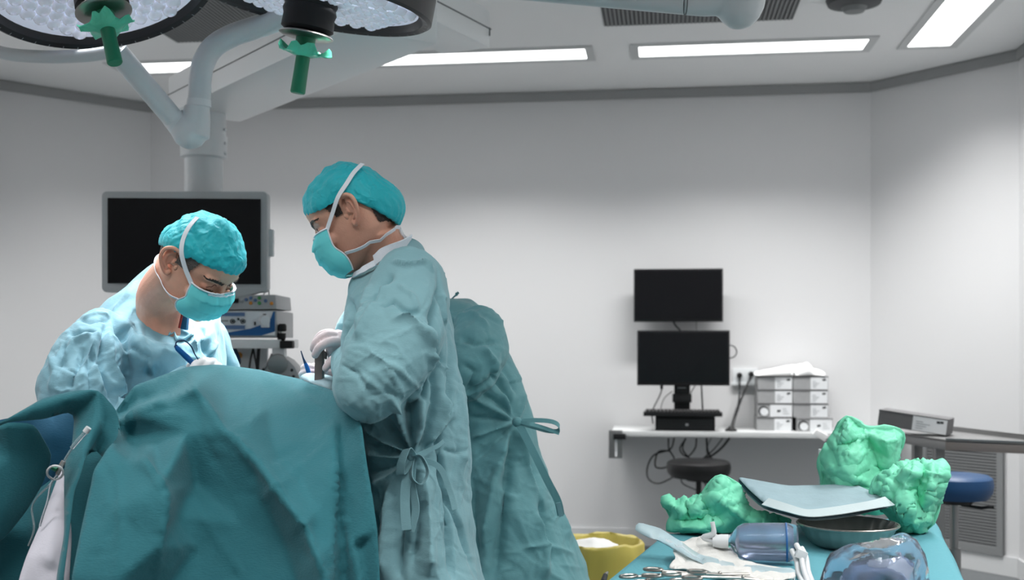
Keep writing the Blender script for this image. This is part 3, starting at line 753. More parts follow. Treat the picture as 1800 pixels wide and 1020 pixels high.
def person(label, foot, Hm, neck, body_tubes, skinfn, gown_rows, gown_tubes, strokes, gm, seed, cap, hairfn, hair_mat, detail=True, vox=.0044, mzs=1.):
    t = thing('person', label, 'person', foot)
    Hi = Hm.inverted()
    if detail:
        mb = head_parts(MB(), None)
        nb = [Hi @ Vector(p) for p in neck[0]]
        mb.tube(bez([Vector((-.030, 0, -.035))]+nb, 4), bezr([.058]+list(neck[1]), 4), 24)
        me = fuse(mb, .0030, 3, .5)
        bm = bmesh.new(); bm.from_mesh(me)
        for e_ in (ear_mesh(1), ear_mesh(-1)): bm.from_mesh(e_)
        bm.to_mesh(me); bm.free(); me.update(); xmesh(me, Hm)
    else:
        mb = head_parts(MB(), None); nb = [Hi @ Vector(p) for p in neck[0]]
        mb.tube([Vector((-.03, 0, -.035))]+nb, [.058]+list(neck[1]), 16); me = fuse(mb, .006, 3); xmesh(me, Hm)
    b2 = MB()
    for tb in body_tubes:
        p_, r_ = pix_tube(tb) if len(tb[0]) == 4 else (bez([Vector(q[0]) for q in tb], 5), bezr([q[1] for q in tb], 5))
        b2.tube(p_, r_, 16)
    bme = fuse(b2, .014, 4)
    bm = bmesh.new(); bm.from_mesh(me); nskin = len(bm.verts); bm.from_mesh(bme); me2 = bpy.data.meshes.new('body'); bm.to_mesh(me2); bm.free()
    smoothmesh(me2); tint(me2, lambda co: skinfn(np.array([(Hi @ Vector(p))[:] for p in co])))
    body = obj('body', me2, 'skin', t)
    # gown
    g = MB().rings(ringset(gown_rows))
    for tb in gown_tubes:
        p_, r_ = pix_tube(tb); g.tube(p_, r_, 28)
    gme = fuse(g, vox, 4, .5)
    crumple(gme, seed, (2.6, 5.2), (.0048, .0036), (1, 1, .5))
    sculpt(gme, [(a_[0], a_[1], a_[2]*1.55, *a_[3:]) for a_ in strokes]); crumple(gme, seed+1, (8, 15), (.0030, .0018)); relax(gme, 1, .3); smoothmesh(gme)
    gown = obj('gown', gme, gm, t)
    BG[t.name] = BVHTree.FromPolygons([v.co for v in gme.vertices], [p.vertices for p in gme.polygons])
    # cap, hair, mask
    cm = xmesh(cap_shell(*cap), Hm); cp_ = obj('surgical_cap', cm, 'cap', t)
    if hairfn: obj('hair', shell_of(me, Hi, hairfn, .0025), hair_mat, t)
    rows, pt = mask_mesh(zs=mzs)
    mk = obj('face_mask', xmesh(grid_solid(rows, .002), Hm), 'mask', t)
    def edge(name, f, w_, dirs):
        obj(name, MB().tube([Hm @ p for p in f], w_, 8, flat=.55), 'mask_white', mk)
    edge('mask_binding', [pt(-1+2*j/30, 0, .001) for j in range(31)], .0038, None)
    for s in (-1, 1): edge('mask_binding', [pt(s, j/20, .001) for j in range(21)], .0032, None)
    obj('nose_wire', MB().tube([Hm @ pt(-.45+.9*j/16, .06, .0015) for j in range(17)], .0026, 8), 'mask_white', mk)
    BVM[t.name] = me
    BV[t.name] = BVHTree.FromPolygons([v.co for v in me.vertices], [p.vertices for p in me.polygons])
    t['bv'] = 0; del t['bv']
    return t, Hm, mk, body, pt
BV = {}; BVM = {}
BG = {}
def gsnap(t, pts, off=.001): return [(lambda r: r[0]+r[1]*off)(BG[t.name].find_nearest(Vector(p))) for p in pts]
def snap(t, p, off):
    loc, nrm, i, d = BV[t.name].find_nearest(p)
    return loc+nrm*off
def strap(mk, Hm, pts, w_=.010, on=None):
    def over(p):
        p = Vector(p); e = Vector(((p.x+.006)/.1045, p.y/.089, (p.z-.016)/.107)); k = 1.075/e.length
        return Vector((e.x*k*.1045-.006, e.y*k*.089, e.z*k*.107+.016)) if p.z > .026 else p
    pts = [over(p) for p in pts]
    pts = bez([Hm @ Vector(p) for p in pts], 7)
    if on: pts = [snap(on, p, .0035) for p in pts]; pts = [(pts[max(i-1, 0)]+p+pts[min(i+1, len(pts)-1)])/3 for i, p in enumerate(pts)]
    c = Hm @ Vector((-.005, 0, 0)); ds = []
    for i, p in enumerate(pts):
        tg = (pts[min(i+1, len(pts)-1)]-pts[max(i-1, 0)]).normalized(); out_ = (p-c).normalized(); ds.append(tg.cross(out_))
    return obj('mask_strap', MB().ribbon(pts, ds, w_, .0016), 'mask_white', mk)
def skin_a(lc):                      # dark stubble on jaw and upper lip side
    x, y, z = lc[:, 0], lc[:, 1], lc[:, 2]; col = np.ones((len(lc), 3))
    jaw = 1/(1+np.exp(-(-.018-z+.25*(x-.02))/.008)); jaw *= 1/(1+np.exp(-(x+.035)/.008))*1/(1+np.exp(-(z+.16)/.012))
    col *= (1-jaw[:, None]*np.array([.20, .23, .22]))
    ear = np.exp(-((np.abs(y)-.085)/.01)**2)*np.exp(-((x+.03)/.03)**2); col *= (1-ear[:, None]*np.array([0, .12, .12]))
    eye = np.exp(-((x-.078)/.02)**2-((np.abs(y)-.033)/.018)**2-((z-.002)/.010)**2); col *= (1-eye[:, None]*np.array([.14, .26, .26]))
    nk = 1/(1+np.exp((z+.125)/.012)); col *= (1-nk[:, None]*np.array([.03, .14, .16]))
    return np.clip(col*1., 0, 1)
def skin_b(lc):
    x, y, z = lc[:, 0], lc[:, 1], lc[:, 2]; col = np.ones((len(lc), 3))
    ear = np.exp(-((np.abs(y)-.085)/.01)**2)*np.exp(-((x+.03)/.03)**2); col *= (1-ear[:, None]*np.array([0, .16, .18]))
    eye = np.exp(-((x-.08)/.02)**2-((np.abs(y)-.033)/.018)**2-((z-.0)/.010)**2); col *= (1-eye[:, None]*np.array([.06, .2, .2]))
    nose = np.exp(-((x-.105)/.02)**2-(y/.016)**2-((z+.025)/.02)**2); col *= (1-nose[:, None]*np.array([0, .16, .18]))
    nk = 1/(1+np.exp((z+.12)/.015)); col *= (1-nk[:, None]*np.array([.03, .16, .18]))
    return np.clip(col, 0, 1)
def eye_bits(t, body, Hm, side, lash=True, brow='hair', bw=.0075):
    q = lambda *p: Hm @ Vector(p); s = side
    def bzs(pts, n): return [snap(t, p, .0002) for p in bez(pts, n)]
    if lash: obj('eyelash', MB().tube(bzs([q(.0855, s*.020, -.007), q(.0895, s*.028, -.0085), q(.0885, s*.038, -.0078), q(.081, s*.046, -.004)], 5), [.0009]*15+[.0012], 6), 'hair', body)
    obj('eyelid_fold', MB().tube(bzs([q(.0855, s*.021, .006), q(.0885, s*.030, .0085), q(.085, s*.042, .0065), q(.079, s*.048, .002)], 5), .0008, 6), 'skin_fold', body)
    hm = BVM[t.name]
    obj('eyebrow', shell_of(hm, Hm.inverted(), lambda x, y, z: 1 if .010 < y*s < .057 and x > .05 and abs(z-(.0165+.009*math.sin((y*s-.01)/.047*2.4))) < bw*(1.1-(y*s-.01)/.07) else 0, .0018), brow, body)

def creases(seed, boxes):
    rng = random.Random(seed); out = []
    for (x0, y0, x1, y1, n, ang, spr) in boxes:
        for _ in range(n):
            x, y = rng.uniform(x0, x1), rng.uniform(y0, y1); a = R(rng.gauss(ang, spr)); l = rng.uniform(18, 60); b = rng.uniform(-.5, .5)
            p = [(x+math.cos(a+b*k)*l*(k-1), y+math.sin(a+b*k)*l*(k-1)) for k in range(3)]
            out.append((p, rng.uniform(2.6, 5), rng.choice((-1, 1, 1))*rng.uniform(.0010, .0025), rng.choice((0, 0, 1, -1))))
    return out
def hair_r(x, y, z):
    if abs(y) > .082 or z > .075: return 0
    side = abs(y) > .045 and .004 < x < .046-.5*(.05-z) and z > .002           # temple and sideburn
    back = x < -.052 and z > -.058+.25*(x+.10) and (abs(y) < .074)
    return 1 if side or back else 0
def hair_l(x, y, z):
    if abs(y) > .082 or z > .075: return 0
    side = abs(y) > .045 and -.005 < x < .050-.3*(.06-z) and z > .006
    back = x < -.050 and z > -.024 and abs(y) < .076
    return 1 if side or back else 0
# ---------------- right surgeon: profile to the left, retracting
HR = head_matrix((621, 383), 2.56, (-.885, .06, -.465))
neck_r = ([P(662, 430, 2.58), P(684, 470, 2.60), P(694, 520, 2.6)], [.060, .066, .072])
D_ = 2.58
rows_r = [(624, 486, 716, 424, D_, .078, .028), (616, 505, 744, 437, D_, .135, .03), (610, 545, 768, 480, D_, .185, .02), (607, 590, 786, 535, D_, .21, .01), (606, 640, 802, 610, D_, .212, 0),
          (613, 700, 815, 685, D_, .205, 0), (630, 755, 825, 750, D_, .19, 0), (640, 810, 829, 810, D_, .185, 0), (643, 870, 828, 870, D_, .20, 0), (640, 950, 835, 950, D_, .22, 0),
          (632, 1020, 850, 1020, D_, .24, 0), (615, 1250, 885, 1250, D_, .28, 0), (605, 1470, 900, 1470, D_, .30, 0)]
tubes_r = [[(724, 488, 2.48, .082), (712, 555, 2.39, .094), (686, 620, 2.325, .099), (648, 680, 2.30, .074), (632, 672, 2.37, .056), (622, 648, 2.48, .044), (606, 628, 2.60, .034)],
           [(690, 510, 2.72, .085), (650, 600, 2.82, .085), (630, 660, 2.86, .065), (590, 658, 2.86, .045)]]
K = (725, 803)   # the knot of the tie
st_r = [  # radiating pulls into the knot
    ([(642, 752), (680, 778), K], 7, .012), ([(646, 776), (690, 792), K], 6, -.011), ([(650, 800), (690, 804), K], 6, .010), ([(650, 830), (690, 818), K], 7, -.010), ([(655, 860), (700, 828), K], 8, .012),
    ([(668, 735), (700, 770), K], 8, -.014), ([(690, 700), (712, 760), K], 9, .016), ([(716, 700), (722, 760), K], 8, -.018), ([(740, 690), (738, 750), K], 9, .020), ([(768, 640), (766, 710), (745, 775), K], 9, -.018),
    ([(786, 690), (778, 740), (748, 785)], 9, .018), ([(800, 735), (770, 780), (740, 800)], 8, -.010),
    ([(722, 830), (712, 900), (700, 1020)], 13, -.020), ([(740, 820), (748, 900), (755, 1020)], 16, .022), ([(690, 840), (682, 930), (676, 1020)], 13, .018), ([(775, 800), (790, 900), (800, 1020)], 9, -.018, 1),
    ([(660, 900), (658, 1020)], 9, -.012),
    # wrap-over back panel
    ([(768, 470), (784, 540), (796, 640), (786, 735), (772, 790), (778, 850), (812, 930), (835, 1020)], 7, -.014, 1), ([(782, 540), (806, 640), (812, 740), (812, 850)], 13, .010), ([(775, 790), (800, 797), (825, 788)], 5, -.006),
    # shoulder and sleeve
    ([(690, 462), (715, 468), (745, 462), (762, 478)], 6, .012, -1), ([(655, 540), (672, 500), (690, 480)], 7, -.016), ([(628, 600), (648, 560), (668, 520), (684, 500)], 7, .012), ([(652, 500), (640, 540), (630, 580)], 9, .010),
    ([(668, 540), (690, 528), (712, 545), (738, 552)], 5, -.012), ([(690, 560), (715, 556), (748, 590), (768, 625)], 8, .012), ([(640, 612), (700, 650), (742, 690)], 6, .006), ([(738, 560), (752, 600), (756, 640), (735, 690)], 6, .010, 1),
    ([(776, 500), (762, 560), (766, 620), (792, 655)], 9, -.018), ([(748, 620), (775, 640), (796, 652)], 6, .012), ([(758, 650), (742, 700), (712, 728)], 9, -.020), ([(655, 640), (640, 690), (648, 720)], 7, .005),
    ([(600, 640), (625, 655), (650, 690)], 6, -.006), ([(705, 690), (690, 660), (670, 640)], 5, .004), ([(614, 520), (622, 560), (614, 600)], 7, -.010), ([(700, 500), (725, 520), (735, 548)], 5, .006),
    ([(725, 1000), (735, 930), (728, 860)], 8, -.010)]
body_r = [[(660, 520, 2.58, .04), (690, 550, 2.58, .085), (702, 640, 2.58, .095), (725, 760, 2.58, .09), (735, 850, 2.58, .09)],
          [((-.20, 2.52, .95), .09), ((-.19, 2.52, .5), .065), ((-.19, 2.52, .09), .045)], [((-.2, 2.66, .95), .09), ((-.19, 2.68, .5), .065), ((-.19, 2.68, .09), .045)],
          [((-.16, 2.52, .05), .045), ((-.24, 2.52, .045), .045), ((-.36, 2.52, .035), .035)], [((-.16, 2.68, .05), .045), ((-.24, 2.68, .045), .045), ((-.36, 2.68, .035), .035)]]
ze_r = lambda t: (.032+.016*math.cos(t) if math.cos(t) > 0 else .032+.085*math.cos(t)) - .006*math.sin(t)**2 + .013*math.exp(-((abs((t+math.pi)%(2*math.pi)-math.pi)-1.72)/.33)**2)
pr, HR, mkr, bodyr, ptr = person('person in blue-green gown, cap and mask, standing in profile facing left', (-.2, 2.6, 0), HR, neck_r, body_r, skin_a, rows_r, tubes_r, st_r+creases(3, ((620, 500, 770, 720, 52, -35, 45), (660, 820, 830, 1015, 60, 75, 30), (770, 480, 830, 800, 35, 75, 25), (640, 690, 760, 800, 25, 60, 30))), 'gown', 21,
    (ze_r, .10, 5), hair_r, 'hair')
for s in (1, -1):
    strap(mkr, HR, [(.054, s*.066, -.008), (.026, s*.080, .014), (-.004, s*.089, .036), (-.032, s*.082, .054), (-.054, s*.064, .070), (-.072, s*.036, .081)])
    strap(mkr, HR, [(.046, s*.064, -.074), (.030, s*.066, -.078), (.008, s*.066, -.084), (-.035, s*.068, -.098), (-.075, s*.060, -.092), (-.108, s*.036, -.087), (-.121, s*.005, -.085)], .0085, pr)
eye_bits(pr, bodyr, HR, 1); eye_bits(pr, bodyr, HR, -1)
q0 = [P(x, y, d) for x, y, d in ((640, 500, 2.52), (655, 470, 2.48), (678, 452, 2.48), (705, 440, 2.52), (722, 425, 2.58))]
obj('white_collar', MB().ribbon(bez([P(658, 458, 2.50), P(672, 447, 2.487), P(692, 438, 2.49), P(708, 431, 2.53), P(722, 422, 2.60)], 6), (.25, 0, .97), .026, .003), 'cuff_white', pr)
obj('collar_lining', MB().ribbon(bez([P(621, 484, 2.54), P(632, 478, 2.505), P(645, 470, 2.50), P(660, 462, 2.497)], 6), (.35, .2, .9), .014, .003), 'cuff_white', pr)
rb = lambda pts, wd, w_, n=8: MB().ribbon(bez([P(*p) for p in pts], n), wd, w_, .0018)
tie = obj('waist_tie', MB().ball(P(725, 804, 2.375), (.012, .012, .012)), 'gown', pr)
obj('tie_loop', rb([(726, 802, 2.37), (716, 790, 2.352), (706, 812, 2.34), (704, 834, 2.345), (712, 828, 2.355), (724, 806, 2.37)], (1, -.3, .35), .017), 'gown', tie)
obj('tie_loop', rb([(727, 802, 2.37), (742, 806, 2.35), (752, 830, 2.34), (742, 850, 2.335), (728, 846, 2.34), (722, 832, 2.35), (726, 806, 2.37)], (.4, -.85, .1), .017), 'gown', tie)
obj('tie_end', rb([(724, 806, 2.37), (714, 850, 2.35), (712, 890, 2.345), (715, 932, 2.34)], (1, 0, .1), .020), 'gown', tie)
obj('tie_end', rb([(726, 806, 2.37), (724, 850, 2.352), (731, 895, 2.345), (722, 934, 2.342)], (1, -.6, 0), .018), 'gown', tie)
obj('tie_end', rb([(726, 803, 2.37), (745, 795, 2.38), (768, 785, 2.39), (780, 775, 2.40)], (0, 0, 1), .009), 'gown', tie)
obj('tie_end', rb([(727, 805, 2.37), (770, 820, 2.372), (790, 860, 2.37), (800, 896, 2.36)], (1, 0, .5), .012), 'gown', tie)

# ---------------- left surgeon: bending over the field, three-quarter view to the right
HL = head_matrix((349, 467), 2.64, (.69, -.28, -.67), -5, 1.0)
neck_l = ([P(284, 515, 2.76), P(284, 550, 2.80), P(295, 600, 2.82)], [.056, .060, .072])
D_ = 2.85
rows_l = [(248, 494, 374, 556, D_, .085, .085), (218, 511, 379, 564, D_, .13, .082), (184, 537, 381, 577, D_, .185, .06), (150, 582, 382, 602, D_, .215, .03), (124, 630, 386, 640, D_, .22, 0),
          (112, 700, 392, 700, D_, .21, 0), (115, 800, 395, 800, D_, .20, 0), (110, 1000, 400, 1000, D_, .24, 0), (95, 1400, 415, 1400, D_, .27, 0)]
tubes_l = [[(184, 586, 2.74, .068), (156, 624, 2.65, .083), (143, 676, 2.59, .090), (146, 740, 2.55, .088), (160, 800, 2.53, .078), (250, 740, 2.57, .062), (340, 668, 2.64, .042)],
           [(350, 590, 2.95, .07), (372, 640, 3.0, .07), (385, 700, 2.98, .06), (370, 665, 2.8, .042)]]
st_l = [([(240, 492), (225, 520), (196, 548)], 6, .006, 1), ([(140, 560), (172, 552), (196, 554)], 6, .005, -1), ([(196, 548), (178, 600), (176, 650), (200, 712)], 6, -.014), ([(188, 575), (192, 640), (210, 690), (214, 720)], 7, .014),
        ([(196, 552), (220, 600), (224, 650), (214, 700)], 8, -.016), ([(205, 560), (245, 610), (268, 660)], 14, .012), ([(215, 600), (258, 630), (262, 670)], 7, -.008), ([(120, 590), (150, 580), (172, 582)], 5, -.009),
        ([(105, 640), (130, 600), (165, 590)], 5, .009), ([(150, 640), (165, 600), (175, 585)], 6, .010), ([(120, 690), (140, 640), (150, 610)], 6, -.010), ([(95, 625), (98, 660), (90, 690)], 7, .009), ([(158, 690), (155, 650), (165, 620)], 7, -.008),
        ([(95, 685), (110, 690), (130, 680)], 5, .006), ([(176, 690), (172, 660), (165, 640)], 6, .010), ([(262, 520), (280, 560), (330, 590), (346, 588)], 7, .007), ([(330, 590), (345, 605), (346, 640)], 6, .008), ([(356, 575), (362, 610), (372, 640)], 6, -.012),
        ([(378, 600), (366, 630)], 5, .008), ([(240, 560), (250, 600), (280, 650)], 8, .006), ([(135, 560), (160, 565), (190, 560)], 5, -.008), ([(115, 600), (105, 650)], 6, -.006)]
body_l = [[(300, 570, 2.85, .04), (270, 610, 2.85, .09), (250, 680, 2.85, .11), (245, 800, 2.85, .11), (240, 880, 2.85, .10)],
          [((-.93, 2.78, .9), .09), ((-.95, 2.78, .5), .065), ((-.95, 2.78, .09), .045)], [((-.93, 2.92, .9), .09), ((-.95, 2.94, .5), .065), ((-.95, 2.94, .09), .045)],
          [((-.98, 2.78, .05), .045), ((-.9, 2.77, .045), .045), ((-.78, 2.75, .035), .035)], [((-.98, 2.94, .05), .045), ((-.9, 2.93, .045), .045), ((-.78, 2.91, .035), .035)]]
ze_l = lambda t: (.050 if math.cos(t) > 0 else .050+.06*math.cos(t)) - .016*math.sin(t)**2*(1 if math.cos(t) < .3 else .4)
pl_, HL, mkl, bodyl, ptl = person('person in gown tinted with cool lamp light, cap and mask, bending over the draped table', (-.95, 2.85, 0), HL, neck_l, body_l, skin_b, rows_l, tubes_l, st_l+creases(5, ((80, 555, 215, 705, 60, 75, 40), (220, 545, 370, 650, 30, 60, 30))), 'gown_lamp_tint', 33,
    (ze_l, .04, 12), hair_l, 'hair_grey', mzs=.86)
for s in (1, -1):
    strap(mkl, HL, [(.054, s*.066, -.008), (.030, s*.080, .014), (.006, s*.0915, .042), (-.014, s*.091, .068), (-.030, s*.076, .094), (-.042, s*.050, .115)])
    strap(mkl, HL, [(.046, s*.063, -.064), (.01, s*.067, -.074), (-.045, s*.066, -.072), (-.080, s*.055, -.062), (-.100, s*.03, -.056), (-.106, 0, -.055)], .0095, pl_)
eye_bits(pl_, bodyl, HL, -1, bw=.0056); eye_bits(pl_, bodyl, HL, 1, bw=.0056)
obj('neckline_binding', MB().tube(gsnap(pl_, bez([P(249, 493, 2.80), P(255, 512, 2.765), P(264, 531, 2.745), P(281, 553, 2.735), P(304, 571, 2.735), P(328, 581, 2.74), P(346, 582, 2.76)], 6)), .0035, 8), 'gown_lamp_tint', pl_)
obj('scrub_collar', MB().prism([P(319, 556, 2.755), P(326, 549, 2.755), P(330, 552, 2.755), P(327, 581, 2.75), P(316, 578, 2.75)], (0, .02, 0)), 'scrubs', pl_, bevel=.002)
obj('scrub_lanyard', MB().tube([P(320, 553, 2.75), P(315, 577, 2.745)], .003, 8), 'red', pl_)

# ---------------- assistant bending behind the right surgeon
D_ = 3.25
HT = head_matrix((690, 535), 3.2, (-.8, .1, -.6))
rows_t = [(745, 552, 796, 524, D_, .08, 0), (738, 590, 832, 532, D_, .16, 0), (742, 645, 868, 566, D_, .20, 0), (750, 695, 898, 622, D_, .21, 0), (758, 740, 922, 688, D_, .195, 0), (765, 772, 938, 744, D_, .185, 0),
          (765, 820, 952, 800, D_, .20, 0), (755, 880, 980, 868, D_, .23, 0), (745, 1020, 1040, 1020, D_, .28, 0), (740, 1150, 1068, 1150, D_, .31, 0), (735, 1295, 1085, 1295, D_, .33, 0)]
tubes_t = [[(842, 572, 3.10, .072), (838, 620, 3.02, .084), (805, 648, 2.99, .082), (750, 640, 3.02, .068), (700, 630, 3.06, .05)]]
K2 = (908, 742)
st_t = [([(830, 700), (870, 722), K2], 6, .011), ([(826, 735), (870, 736), K2], 6, -.010), ([(828, 770), (870, 755), K2], 7, .011), ([(835, 810), (875, 775), K2], 7, -.011), ([(845, 690), (880, 710), K2], 6, -.012), ([(880, 690), (896, 715), K2], 7, .012),
        ([(860, 650), (890, 690), K2], 7, -.012), ([(920, 690), (916, 720), K2], 6, .010), ([(905, 755), (890, 850), (868, 1020)], 12, -.022), ([(916, 760), (932, 830), (960, 900)], 9, .014), ([(895, 760), (868, 850), (845, 960)], 15, .018),
        ([(925, 780), (950, 880), (975, 1000)], 9, -.014), ([(940, 900), (960, 960), (955, 1020)], 12, .014), ([(880, 860), (905, 880)], 6, .006), ([(830, 860), (838, 950), (836, 1020)], 12, -.014), ([(915, 965), (960, 958), (1010, 975)], 6, .008),
        ([(800, 560), (830, 552), (860, 575)], 6, .008), ([(810, 590), (835, 605), (872, 600)], 6, -.009), ([(812, 640), (835, 655), (820, 690)], 7, -.010), ([(850, 610), (870, 640), (868, 660)], 7, .010), ([(880, 640), (895, 660), (906, 690)], 6, -.009),
        ([(825, 692), (862, 672), (884, 650)], 7, -.016), ([(980, 870), (1000, 950)], 7, .008)]
body_t = [[(745, 570, 3.25, .04), (790, 610, 3.25, .08), (825, 680, 3.25, .09), (850, 780, 3.25, .09), (865, 850, 3.25, .09)],
          [((-.06, 3.18, .9), .09), ((-.02, 3.18, .5), .065), ((.0, 3.18, .09), .045)], [((-.06, 3.32, .9), .09), ((-.02, 3.34, .5), .065), ((.0, 3.34, .09), .045)],
          [((.03, 3.18, .05), .045), ((-.05, 3.18, .045), .045), ((-.17, 3.18, .035), .035)], [((.03, 3.34, .05), .045), ((-.05, 3.34, .045), .045), ((-.17, 3.34, .035), .035)]]
pt_, HT, mkt, bodyt, _ = person('person in darker green gown bending forward, half hidden behind the right surgeon', (-.02, 3.25, 0), HT, ([P(725, 545, 3.2), P(765, 590, 3.25)], [.06, .075]), body_t, skin_a, rows_t, tubes_t, st_t+creases(9, ((805, 540, 920, 720, 60, 20, 45), (830, 780, 1030, 1015, 80, 30, 40))), 'gown_dark', 57,
    (ze_r, .08, 8), None, None, False, .0055)
tk = obj('waist_tie', MB().ball(P(909, 742, 3.055), (.014, .014, .014)), 'gown_dark', pt_)
obj('tie_loop', rb([(910, 741, 3.05), (938, 739, 3.05), (968, 741, 3.05), (982, 748, 3.06), (980, 758, 3.07), (960, 757, 3.07), (935, 750, 3.06), (912, 744, 3.05)], (0, .3, 1), .012), 'gown_dark', tk)
obj('tie_end', rb([(910, 742, 3.05), (930, 745, 3.04), (955, 752, 3.06), (983, 762, 3.07)], (0, .2, 1), .010), 'gown_dark', tk)
obj('tie_end', rb([(912, 745, 3.05), (940, 800, 3.02), (962, 845, 3.03), (980, 880, 3.05), (986, 906, 3.06)], (1, 0, .6), .020), 'gown_dark', tk)
obj('tie_tab', rb([(981, 884, 3.045), (987, 908, 3.055)], (1, 0, 0), .013), 'gown', tk)
obj('neck_tie', rb([(792, 528, 3.23), (800, 520, 3.2), (806, 514, 3.2)], (.5, 0, .8), .010), 'gown_dark', pt_)

# ---------------- gloved hands and what they hold
def hand(name, parent, palm, fingers, m, wrist=None):
    mb = MB()
    for tb in [palm]+fingers:
        p_, r_ = pix_tube(tb, 4); mb.tube(p_, r_, 12)
        mb.ball(p_[0], r_[0], 10, 6); mb.ball(p_[-1], r_[-1], 10, 6)
    me = fuse(mb, .0024, 2); smoothmesh(me); return obj(name, me, m, parent)
DH = 2.58
hand('glove', pr, [(603, 636, DH+.03, .030), (600, 618, DH+.01, .034), (594, 603, DH-.005, .031)],
     [[(590, 592, DH-.02, .0115), (572, 590, DH-.035, .0108), (556, 602, DH-.04, .0098), (551, 614, DH-.035, .0088)],
      [(592, 600, DH-.03, .0112), (574, 603, DH-.052, .0106), (561, 612, DH-.055, .0098), (554, 624, DH-.05, .0088)],
      [(596, 596, DH+.005, .011), (582, 586, DH+.0, .0105), (566, 588, DH+.005, .0095), (556, 598, DH+.01, .0085)],
      [(598, 598, DH+.03, .010), (588, 588, DH+.035, .0095), (574, 590, DH+.04, .0085), (566, 600, DH+.045, .008)],
      [(600, 626, DH-.01, .0125), (586, 632, DH-.03, .0105), (578, 640, DH-.04, .0095), (572, 648, DH-.042, .008)]], 'glove')
hand('glove', pr, [(600, 664, 2.72, .028), (585, 658, 2.70, .030), (572, 655, 2.69, .026)],
     [[(568, 650, 2.66, .0108), (552, 648, 2.655, .010), (540, 645, 2.655, .0095), (534, 647, 2.66, .0088)],
      [(566, 656, 2.66, .0105), (550, 655, 2.65, .0098), (538, 655, 2.65, .009), (530, 658, 2.66, .008)],
      [(568, 662, 2.66, .0102), (552, 662, 2.65, .0095), (540, 662, 2.65, .0085), (532, 664, 2.66, .0078)],
      [(572, 668, 2.67, .0095), (556, 669, 2.66, .0088), (546, 669, 2.66, .0078)],
      [(574, 648, 2.70, .011), (562, 644, 2.69, .0102), (550, 645, 2.685, .009)]], 'glove')
ret = thing('retractor', 'flat grey steel retractor gripped in the right surgeon\'s glove', 'instrument', P(562, 668, DH-.02))
obj('blade', MB().prism([P(x, y, DH-.02) for x, y in ((553, 616), (566, 612), (566, 690), (552, 690))], (.004, .012, 0)), 'steel_dark', ret, bevel=.0015)
obj('hook', MB().prism([P(x, y, DH-.012) for x, y in ((566, 616), (573, 620), (572, 632), (566, 628))], (.002, .01, 0)), 'steel_dark', ret, bevel=.001)
nd = thing('needle_holder', 'thin dark blue pointed instrument between the fingertips above the drape', 'instrument', P(541, 652, 2.63))
obj('shaft', MB().tube([P(529, 617, 2.63), P(533, 630, 2.63), P(538, 642, 2.63)], [.0012, .002, .004], 10), 'pen_dark', nd)
obj('grip', MB().tube([P(537, 639, 2.63), P(541, 650, 2.63), P(545, 664, 2.63)], [.0042, .0052, .0052], 10), 'pen_blue', nd)
hand('glove', pl_, [(345, 676, 2.66, .030), (358, 660, 2.63, .032), (366, 650, 2.61, .028)],
     [[(358, 646, 2.60, .0115), (352, 639, 2.585, .0108), (344, 641, 2.575, .0098), (338, 650, 2.57, .0088)],
      [(366, 643, 2.60, .0118), (363, 636, 2.58, .0110), (354, 637, 2.565, .010), (347, 648, 2.56, .009)],
      [(373, 644, 2.61, .0115), (374, 637, 2.59, .0108), (367, 639, 2.57, .0098), (360, 650, 2.56, .0088)],
      [(380, 650, 2.62, .0105), (384, 644, 2.60, .0098), (379, 646, 2.58, .009), (372, 655, 2.57, .008)],
      [(346, 660, 2.62, .0125), (338, 648, 2.60, .0108), (334, 644, 2.59, .0095)]], 'glove_white')
pen = thing('cautery_pencil', 'blue cautery pencil with looping wire held by the left surgeon', 'instrument', P(346, 645, 2.59))
obj('barrel', MB().tube([P(309, 609, 2.55), P(312, 613, 2.551), P(330, 630, 2.57), P(346, 645, 2.59)], [.0038, .0058, .0068, .0058], 14), 'pen_blue', pen)
obj('tail_clip', MB().tube([P(308.5, 611, 2.55), P(310, 606, 2.55)], [.004, .003], 10), 'pen_dark', pen)
obj('wire', MB().tube(bez([P(309, 608, 2.55), P(310, 602, 2.55), P(317, 598.5, 2.55), P(326, 600, 2.55), P(336, 609, 2.56), P(342, 622, 2.57), P(348, 632, 2.575), P(353, 642, 2.58)], 6), [.0016]*30+[.0013]*13, 8), 'pen_dark', pen)
# ------------------------------------------------------------------ operating table under the big drape
tb = thing('operating_table', 'padded operating table hidden beneath the teal drape', 'table', (-.53, 2.95, 0))
obj('base', MB().box((-.53, 2.95, .06), (.30, .8, .12)), 'steel_brushed', tb, bevel=.02)
obj('column', MB().box((-.53, 2.95, .45), (.22, .30, .68)), 'steel_brushed', tb, bevel=.01)
obj('table_top', MB().box((-.53, 3.0, .83), (.28, 1.3, .08)), 'steel_brushed', tb, bevel=.01)
obj('mattress', MB().box((-.53, 3.0, .905), (.28, 1.3, .07)), 'black_rubber', tb, bevel=.02)

